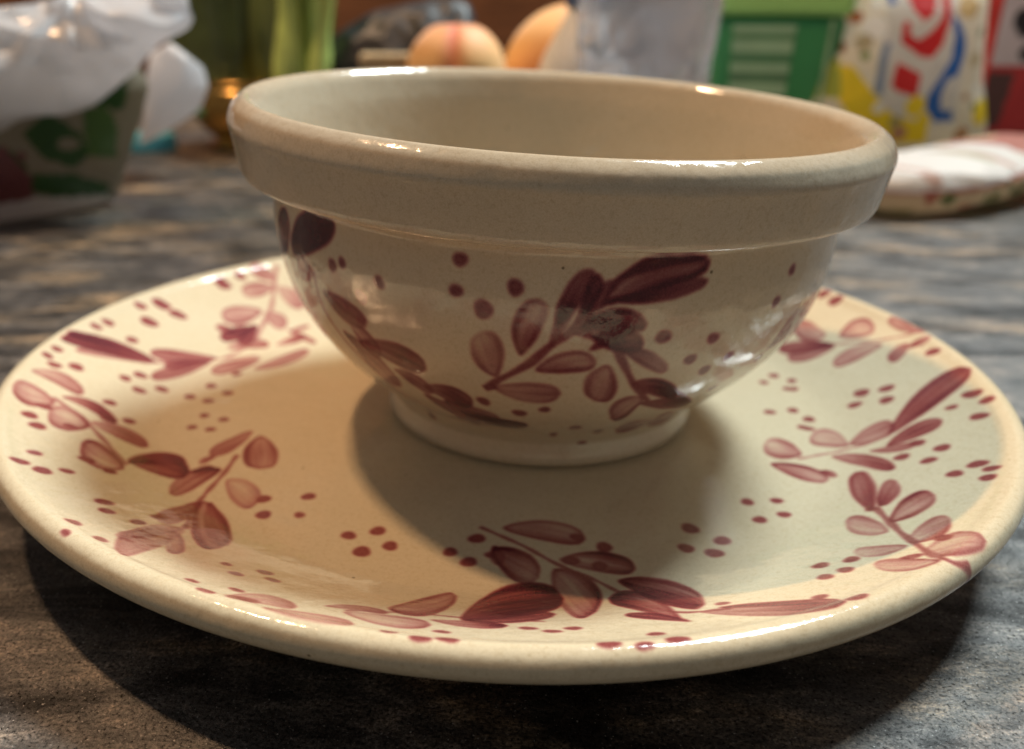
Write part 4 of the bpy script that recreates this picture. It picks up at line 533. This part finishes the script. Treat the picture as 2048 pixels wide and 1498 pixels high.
def film(nt, b, fac):
    out = nt.nodes['Material Output']; tr = N(nt, 'ShaderNodeBsdfTranslucent'); mx = N(nt, 'ShaderNodeMixShader'); mx.inputs[0].default_value = fac
    src = b.inputs['Base Color'].links[0].from_socket; nt.links.new(src, tr.inputs['Color'])
    nt.links.new(b.outputs[0], mx.inputs[1]); nt.links.new(tr.outputs[0], mx.inputs[2]); nt.links.new(mx.outputs[0], out.inputs['Surface'])
def plastic(name, c, rough, trans=.0, sss=0):
    mt, nt, b = node_mat(name)
    tc = N(nt, 'ShaderNodeTexCoord'); n = noise_node(nt, 22, 3, .5, tc.outputs['Object'], .5)
    r = ramp(nt, [(.3, tuple(x * .9 for x in c)), (.7, c)], n.outputs['Fac']); nt.links.new(r.outputs[0], b.inputs['Base Color'])
    b.inputs['Roughness'].default_value = rough
    if trans: b.inputs['Transmission Weight'].default_value = trans
    bump(nt, b, n.outputs['Fac'], .25, .006)
    if sss: film(nt, b, sss)
    return mt

# salad bag and white carrier bag on the left
poly = [(-345, -12), (-290, -8), (-256, -2), (-242, 6), (-228, 34), (-211, 72), (-225, 92), (-270, 98), (-345, 90)]
V, F = pillow(poly, 318, 38, fold=5, fscale=.03, seed=1, sharp=.5, power=.8)
V[:, 1] += np.minimum(V[:, 0] + 246, 0) * .85
G1, G2, MR, WH, TN = (.055, .14, .045), (.11, .22, .075), (.26, .10, .11), (.86, .86, .90), (.38, .34, .26)
sh = [('p', [(-340, 12), (-272, 16), (-268, 40), (-340, 44)], MR), ('p', [(-276, 20), (-262, 10), (-244, 5), (-243, 14), (-252, 24), (-266, 28)], G1), ('p', [(-268, 50), (-262, 36), (-252, 28), (-245, 34), (-246, 48), (-256, 60)], G1), ('p', [(-290, 34), (-278, 26), (-268, 30), (-274, 42)], G1),
      ('p', [(-246, 34), (-236, 30), (-229, 52), (-232, 62), (-243, 60)], G2), ('p', [(-238, 62), (-224, 58), (-219, 74), (-229, 76)], G1), ('p', [(-340, -5), (-275, -5), (-245, 1), (-246, 8), (-275, 14), (-340, 11)], WH), ('p', [(-345, 9), (-274, 12), (-268, 26), (-276, 44), (-345, 48)], MR), ('c', (-252, 42, 4), TN)]
sf = printed('printed_film', .3); film(sf.node_tree, sf.node_tree.nodes['Principled BSDF'], .62)
tag(mesh('salad_bag', V, F, sf, colr=colour(V, TN, sh)), 'printed produce bag with green leaves and a maroon patch lying under the white plastic bag', 'bag')
white_film = plastic('white_film', (.84, .84, .87), .17, sss=.55)
nt = white_film.node_tree; b = nt.nodes['Principled BSDF']; tc = N(nt, 'ShaderNodeTexCoord'); n = noise_node(nt, 20, 3, .5, tc.outputs['Object'], .8); n.noise_type = 'RIDGED_MULTIFRACTAL'
bump(nt, b, n.outputs['Fac'], .9, .014)
poly = [(-345, 12), (-300, 27), (-264, 46), (-234, 65), (-212, 80), (-200, 92), (-180, 102), (-173, 108), (-178, 124), (-205, 123), (-240, 120), (-262, 115), (-300, 110), (-345, 106)]
V, F = pillow(poly, 296, 26, nr=90, na=320, fold=3, fscale=.022, seed=4, sharp=.9); V[:, 1] += np.minimum(V[:, 0] + 246, 0) * .6
gx_, gz_ = V[:, 0] + 240, V[:, 2] - 126
an_, ra_ = np.arctan2(gx_, -gz_), np.hypot(gx_, gz_)
tri = lambda q: 1 - 2 * np.abs((q / math.pi) % 1 * 2 - 1)
fr = np.where(V[:, 1] < 296 + np.minimum(V[:, 0] + 246, 0) * .6, -1, 1)
V[:, 1] += fr * (7.0 * tri(an_ * 4.3 + .4) * np.clip(ra_ / 12, 0, 1) * np.exp(-ra_ / 38) + 3.2 * tri(an_ * 9.1 + 1.7 + ra_ * .03) * np.clip(ra_ / 16, 0, 1) * np.exp(-ra_ / 30))
V[:, 1] += fr * 4 * tri((V[:, 2] + .28 * V[:, 0]) * .14 + .6) * np.exp(-((V[:, 2] - 104) / 12) ** 2)
tag(mesh('plastic_bag', V, F, white_film), 'crumpled shiny white plastic bag slumped over the printed produce bag', 'plastic bag')
poly = [(-268, 20), (-262, 36), (-256, 66), (-250, 84), (-235, 90), (-214, 74), (-212, 62), (-219, 46), (-234, 36), (-250, 28)]
V, F = pillow(poly, 432, 16, fold=1.5, fscale=.02, seed=9, sharp=.3)
tag(mesh('plastic_bag', V, F, white_film), 'smooth white plastic bag corner sticking out behind the crumpled bag', 'plastic bag')
# blue lid
V, F = lathe(smooth_profile([(.3, 14), (16, 14), (19.5, 13), (20.5, 10), (20.8, 1), (20, .2), (.3, .2)], 4), 40)
tag(mesh('blue_cap', V + np.array([-302, 546, 0]), F, plastic('blue_plastic', (.10, .52, .70), .35)), 'turquoise plastic bottle cap lying on the table beside the white bag', 'cap')
# leafy plant in a brass pot
pot = tag(empty('brass_pot', (-222, 575, 0)), 'low brass pot holding the dark green leaves', 'pot')
brass = plastic('brass', (.60, .38, .12), .22); brass.node_tree.nodes['Principled BSDF'].inputs['Metallic'].default_value = 1
V, F = lathe(smooth_profile([(.4, 0), (34, 0), (36, 3), (30, 7), (40, 16), (50, 30), (53, 44), (51, 53), (53, 56), (51, 57), (48, 53), (49, 42), (44, 28), (.4, 16)], 5), 96)
mesh('pot_body', V, F, brass, pot)
V, F = lathe([(51.6, 44), (54.6, 45), (55.2, 47), (54.6, 49), (51.6, 50)], 96); mesh('pot_band', V, F, brass, pot)
plant = tag(empty('leafy_plant', (-222, 575, 30)), 'leafy plant with dark olive leaves and bright green stalks standing in the brass pot', 'plant')
leaf_dark = simple('olive_leaf', (.11, .14, .04), .4, .5, 0, 30, .35); stalk_green = simple('green_stalk', (.52, .66, .18), .4, .5, 0, 50, .25)
def strip(base, top, w, curl, nseg=22, cup=.25, seed=0):
    base, top = np.array(base, float), np.array(top, float); V = []; nw = 9
    d = top - base; side = np.array([-d[1], d[0], 0]) if abs(d[2]) < 1 else np.array([1.0, .3 * math.sin(seed), 0]); side /= np.linalg.norm(side)
    for thick in (0, 1):
        for i in range(nseg + 1):
            t = i / nseg; c = base + d * t + np.array([curl * t * t, -abs(curl) * .3 * math.sin(t * 2), 0])
            hw = w * (math.sin(math.pi * (.12 + .86 * t)) ** .7)
            for j in range(nw):
                s = j / (nw - 1) * 2 - 1
                V.append(c + side * s * hw + np.array([0, abs(s) ** 1.6 * hw * cup + 1.2 * thick + 2 * math.sin(7 * t + 3 * s + seed), 0]))
    n1 = (nseg + 1) * nw; F = []
    for i in range(nseg):
        for j in range(nw - 1):
            a = i * nw + j; F.append((a, a + 1, a + nw + 1, a + nw)); F.append((n1 + a + nw, n1 + a + nw + 1, n1 + a + 1, n1 + a))
    for i in range(nseg):
        for j in (0, nw - 1):
            a = i * nw + j; F.append((a, a + nw, n1 + a + nw, n1 + a))
    return V, F
for k, (x0, x1, y, w_, z1, cu) in enumerate([(-30, -52, -18, 22, 150, -12), (-20, -22, -24, 26, 165, 4), (0, 4, 12, 24, 160, 6), (-8, -60, 6, 20, 110, -22), (22, 34, -6, 22, 165, 4), (46, 58, 14, 26, 150, 8)]):
    V, F = strip((x0, y, 8), (x1, y, z1), w_, cu, seed=k); mesh('leaf', V, F, leaf_dark, plant)
for k, (x0, x1, y, r0, z1) in enumerate([(44, 52, -30, 12, 150), (66, 80, -26, 12, 140), (56, 72, -14, 8, 160)]):
    P = [(0, 0)] + [(r0 * (1 + .22 * math.sin(t * 9 + k)) * (1 - .15 * t), z1 * t) for t in np.linspace(0, 1, 24)] + [(.3, z1 + 3)]
    V, F = lathe(P[1:], 20); V = np.array(V); V[:, 0] += x0 + (x1 - x0) * (V[:, 2] / z1); V[:, 1] += y; V[:, 2] += 6
    mesh('stalk', V, F, stalk_green, plant)
# black bin bag with a beige strip on it
black_film = plastic('black_film', (.022, .022, .026), .48)
poly = [(-178, 0), (-170, 40), (-158, 70), (-140, 94), (-104, 110), (-60, 118), (-28, 116), (-22, 100), (-36, 82), (-10, 56), (40, 34), (84, 28), (92, 0)]
V, F = pillow(poly, 570, 40, nr=50, na=200, fold=8, fscale=.028, seed=12, sharp=.7)
tag(mesh('black_bag', V, F, black_film), 'black plastic bag crumpled behind the rim of the bowl', 'plastic bag')
V, F = boxv(-112, -62, 500, 514, 68, 80); bmh = mesh('beige_block', V, F, simple('beige_card', (.50, .38, .22), .6), smooth=False)
md = bmh.modifiers.new('bevel', 'BEVEL'); md.width = .003; md.segments = 3
tag(bmh, 'small beige block lying against the black plastic bag', 'block')
# two peaches
def peach_mat(name, cols):
    mt, nt, b = node_mat(name); tc = N(nt, 'ShaderNodeTexCoord'); n = noise_node(nt, 24, 3, .5, tc.outputs['Object'], .4)
    a = N(nt, 'ShaderNodeAttribute', attribute_name='Col'); r = ramp(nt, [(.3, (.92, .9, .88)), (.7, (1, 1, 1))], n.outputs['Fac'])
    nt.links.new(mixc(nt, a.outputs['Color'], r.outputs[0], 1, 'MULTIPLY'), b.inputs['Base Color']); b.inputs['Roughness'].default_value = .6; b.inputs['Sheen Weight'].default_value = .25
    return mt
def peach(loc, r, squash, groove_dir, blush):
    nu, nv = 96, 60; V = []; C = []
    for i in range(nv):
        th = math.pi * (i + .001) / (nv - 1 + .002)
        for j in range(nu):
            ph = 2 * math.pi * j / nu; d = ((ph - groove_dir + math.pi) % (2 * math.pi)) - math.pi
            g = 1 - .075 * math.exp(-(d / .16) ** 2) * math.sin(th) - .12 * math.exp(-(th / .30) ** 2)
            x, y, z = math.sin(th) * math.cos(ph), math.sin(th) * math.sin(ph), math.cos(th)
            V.append((x * r * g, y * r * g, z * r * g * squash))
            k = min(1, .75 * math.exp(-(d / .22) ** 2) + .8 * max(0, math.cos(th)) ** 2.5 * .8 + max(0, x * blush[0] + y * blush[1] + z * blush[2]) ** 1.5)
            C.append(np.array((.85, .50, .19)) * (1 - k) + np.array((.66, .17, .075)) * k)
    V = np.array(V); F = grid_faces(nv, nu, flip=True)
    o = mesh('peach', V, F, peach_mat('peach_skin', None), colr=np.array(C)); o.location = Vector(loc) * S; return o
o = peach((-36, 486, 67.5), 37.5, .97, math.radians(-92), (0, 0, .2)); tag(o, 'ripe yellow peach with a red seam resting on the black bag behind the bowl', 'peach', 'peaches')
o = peach((40, 535, 72), 37, 1.25, math.radians(60), (.45, -.75, -.45)); o.rotation_euler = (0, math.radians(42), 0); tag(o, 'tilted orange red peach leaning beside the white bottle', 'peach', 'peaches')
# white bottle
btl = tag(empty('white_bottle', (58, 486, 0)), 'plain white plastic bottle with sloping shoulders behind the clear cup', 'bottle')
V, F = lathe(smooth_profile([(.4, 0), (30, 0), (33, 3), (34, 20), (33, 62), (30, 76), (22, 92), (15, 104), (12, 110), (11, 122), (.4, 122)], 5), 64)
mesh('bottle_body', V, F, plastic('white_plastic', (.72, .74, .74), .35), btl)
V, F = lathe(smooth_profile([(12.6, 112), (13.4, 114), (13.4, 128), (12, 130), (.4, 130)], 3), 48); mesh('cap', V, F, plastic('blue_cap_plastic', (.03, .09, .25), .4), btl)
# clear cup
cup = tag(empty('clear_cup', (92, 400, 0)), 'clear plastic drinking cup standing empty between the white bottle and the green box', 'cup')
mt, nt, b = node_mat('clear_plastic'); mt_cup = mt; b.inputs['Base Color'].default_value = (.90, .91, .95, 1); b.inputs['Transmission Weight'].default_value = .72; b.inputs['Roughness'].default_value = .07; b.inputs['IOR'].default_value = 1.42
tc = N(nt, 'ShaderNodeTexCoord'); n = noise_node(nt, 30, 2, .5, tc.outputs['Object'], 1.0); n.noise_type = 'RIDGED_MULTIFRACTAL'; bump(nt, b, n.outputs['Fac'], 1.0, .014)
P = smooth_profile([(.4, 1.5), (34, 1.5), (37.5, 2), (38.5, 5), (40, 40), (43, 74), (46.5, 120), (47, 124)], 6); Pi = smooth_profile([(47, 124), (46.4, 126), (45.4, 124), (45, 120), (41.4, 74), (38.4, 40), (36.6, 7), (34, 4), (.4, 4)], 6)
V, F = lathe(np.vstack([P, Pi[1:]]), 96); mesh('cup_wall', V, F, mt, cup)
V, F = lathe(smooth_profile([(46.8, 124), (49.4, 125), (50, 127), (49, 128.6), (46.5, 128), (46.3, 125)], 4), 96); mesh('cup_lip', V, F, mt, cup)
# green box
gb = tag(empty('green_box', (222, 575, 0), math.radians(-14)), 'green plastic tub with a lighter green lid and a pale printed label', 'tub')
green = plastic('green_plastic', (.05, .30, .10), .35); lid_green = plastic('lime_plastic', (.36, .68, .20), .35)
def tub(x, y, z0, z1, k, bev):
    V, F = boxv(-x, x, -y, y, z0, z1); V = np.array(V, float); V[V[:, 2] == z0, :2] *= k; return V, F
V, F = tub(50, 36, 0, 106, .84, 4); o = mesh('tub_body', V, F, green, gb, smooth=False); md = o.modifiers.new('bevel', 'BEVEL'); md.width = .006; md.segments = 3
V, F = tub(53, 39, 106.5, 132, 1.0, 3); o = mesh('lid', V, F, lid_green, gb, smooth=False); md = o.modifiers.new('bevel', 'BEVEL'); md.width = .004; md.segments = 3
ny = 30; V = []
for zz in np.linspace(30, 100, ny):
    for xx in np.linspace(-34, 14, 30): V.append((xx * (.84 + .16 * zz / 106), -36 * (.84 + .16 * zz / 106) - .4, zz))
V = np.array(V); rows = [('p', [(-40, a), (20, a), (20, b2), (-40, b2)], cc_) for a, b2, cc_ in ((88, 93, (.10, .26, .11)), (73, 79, (.08, .24, .10)), (58, 64, (.09, .22, .10)), (36, 48, (.05, .14, .06)))]
mesh('label', V, grid_faces(ny, 30, wrap=False), printed('green_label', .5), gb, colr=colour(V, (.36, .56, .34), rows))
V, F = boxv(38, 41, -37.2, -36.2, 4, 104); mesh('corner_rib', V, F, simple('pale_green', (.30, .48, .28), .4), gb, smooth=False)
# snack bag with the swirl
poly = [(250, 0), (243, 40), (246, 72), (258, 88), (262, 132), (366, 134), (372, 100), (380, 60), (392, 24), (392, 0)]
V, F = pillow(poly, 545, 34, nr=70, na=260, fold=2.5, fscale=.03, seed=21, sharp=.3)
shp = [('p',[(284.7,127.5),(334.8,127.5),(349.6,83.9),(353.9,30.2),(312.9,26.1),(290.2,33.3),(286.6,76.6)],(0.74,0.72,0.7)),('p',[(287.7,88.8),(292.1,88.8),(291.9,66.0),(292.8,51.7),(285.7,52.7),(285.9,73.1)],(0.25,0.32,0.48)),('p',[(284.3,124.2),(291.5,124.2),(292.9,114.9),(288.5,114.9)],(0.03,0.14,0.5)),('p',[(297.2,127.5),(322.3,127.5),(323.3,116.0),(320.1,106.9),(313.7,103.2),(306.1,110.9)],(0.66,0.035,0.04)),('p',[(300.0,104.2),(304.1,102.5),(304.6,94.0),(311.6,90.6),(319.8,96.1),(326.9,106.0),(327.5,120.9),(332.5,120.9),(332.8,102.6),(329.3,87.2),(323.4,78.2),(313.9,79.2),(305.1,85.1),(298.8,88.5),(298.3,97.4)],(0.66,0.035,0.04)),('p',[(298.8,75.6),(317.4,67.2),(318.7,50.4),(302.7,54.6),(297.2,58.9)],(0.66,0.035,0.04)),('p',[(332.8,111.0),(340.3,101.6),(347.4,90.7),(348.4,79.7),(346.8,65.7),(339.9,63.5),(337.4,53.8),(338.0,45.5),(341.5,40.4),(349.6,41.2),(350.1,33.1),(337.2,33.0),(327.3,42.8),(326.8,51.2),(333.7,66.3),(338.8,78.6),(337.4,94.1)],(0.03,0.14,0.5)),('p',[(253.1,72.2),(268.9,72.3),(286.0,53.4),(302.6,37.9),(333.4,30.0),(336.9,15.1),(301.9,14.7),(275.7,31.3),(260.2,51.4)],(0.95,0.72,0.04)),('p',[(238.2,65.7),(260.2,78.2),(265.1,49.6),(239.9,45.8)],(0.45,0.5,0.08)),('c',(319.5,43.9,7.8),(0.95,0.72,0.04)),('c',(328.3,33.7,5.3),(0.95,0.72,0.04)),('c',(377.4,38.5,9.9),(0.95,0.72,0.04)),('c',(267.5,105.8,4.3),(0.5,0.16,0.06)),('c',(280.0,99.0,8.5),(0.93,0.92,0.9)),('c',(276.7,79.3,3.2),(0.25,0.32,0.1)),('c',(262.0,84.2,3.2),(0.36,0.16,0.1)),('c',(274.8,88.7,5.7),(0.52,0.44,0.28)),('c',(345.7,112.7,7.8),(0.62,0.46,0.24)),('c',(361.0,95.9,3.2),(0.35,0.38,0.26)),('c',(367.5,43.2,2.8),(0.28,0.28,0.1)),('c',(307.8,31.6,5.0),(0.45,0.38,0.16)),('c',(292.1,42.6,4.3),(0.93,0.92,0.9)),('c',(366.1,55.8,3.5),(0.93,0.92,0.9)),('c',(358.2,50.4,2.8),(0.5,0.28,0.18)),('c',(361.4,22.8,5.7),(0.5,0.25,0.12)),('c',(278.5,114.2,5.0),(0.93,0.92,0.9)),('c',(360.5,77.0,5.7),(0.62,0.52,0.34)),('c',(313.6,23.1,5.7),(0.55,0.28,0.2))]
sf = printed('snack_film', .35); film(sf.node_tree, sf.node_tree.nodes['Principled BSDF'], .6)
tag(mesh('snack_bag', V, F, sf, colr=colour(V, (.88, .82, .70), shp)), 'upright snack bag with a red and blue swirl print and yellow corners', 'bag')
# red box
rb = tag(empty('red_box', (452, 600, 0), math.radians(4)), 'red carton with a black and white patterned upper panel at the right edge', 'carton')
V = []; nx, nz = 60, 90
for z_ in np.linspace(0, 150, nz):
    for x_ in np.linspace(-42, 60, nx): V.append((x_ - (z_ - 20) * .03, 0, z_))
V = np.array(V)
shp = [('p', [(-60, 68), (80, 68), (80, 170), (-60, 170)], (.80, .70, .76)), ('p', [(-60, 20), (-24, 20), (-20, 62), (-60, 66)], (.13, .06, .06))]
rr2 = np.random.default_rng(5)
for k in range(26): shp.append(('c', (rr2.uniform(-45, 60), rr2.uniform(74, 150), rr2.uniform(5, 10)), (.03, .025, .03)))
pr = printed('carton_print', .4)
mesh('front_panel', V, grid_faces(nz, nx, wrap=False), pr, rb, colr=colour(V, (.62, .05, .055), shp))
V, F = boxv(-42, 60, .8, 46, 0, 150); V = np.array(V, float); V[:, 0] -= (V[:, 2] - 20) * .03; mesh('carton_body', V, F, simple('red_card', (.45, .04, .045), .45), rb, smooth=False)
# white pillow bag lying in front of the snack bag
poly = [(-105, 12), (-98, 3), (-60, .5), (20, .5), (75, 3), (108, 16), (118, 26), (104, 31), (60, 28), (10, 30), (-50, 32), (-98, 28), (-108, 20)]
V, F = pillow(poly, 0, 42, nr=60, na=260, fold=4.5, fscale=.022, seed=33, sharp=.9, power=.55)
cs = [('p', [(-120, -5), (-120, 16), (-60, 19), (0, 24), (50, 28), (104, 33), (125, 36), (125, -5)], (.66, .52, .34)), ('p', [(-120, 16), (-60, 19), (0, 24), (50, 28), (106, 33.5), (106, 31), (50, 25.5), (0, 21.5), (-60, 16.5), (-120, 13.5)], (.50, .20, .16))]
rr2 = np.random.default_rng(8)
for k in range(60):
    x_ = rr2.uniform(-100, 100); cs.append(('c', (x_, rr2.uniform(1, 20 + x_ * .07), rr2.uniform(2.4, 4.6)), [(.10, .14, .04), (.40, .12, .08), (.20, .20, .08)][k % 3]))
for k in range(8): cs.append(('c', (rr2.uniform(-100, 60), rr2.uniform(24, 36), rr2.uniform(3, 6)), [(.66, .45, .38), (.55, .58, .40)][k % 2]))
sf = printed('white_print_film', .42, .5); film(sf.node_tree, sf.node_tree.nodes['Principled BSDF'], .4)
o = mesh('pillow_bag', V, F, sf, colr=colour(V, (.90, .88, .86), cs)); o.location = Vector((304, 386, 0)) * S; o.rotation_euler = (0, 0, math.radians(44))
tag(o, 'white folded snack bag with a speckled herb print underside lying on the table at right', 'bag')
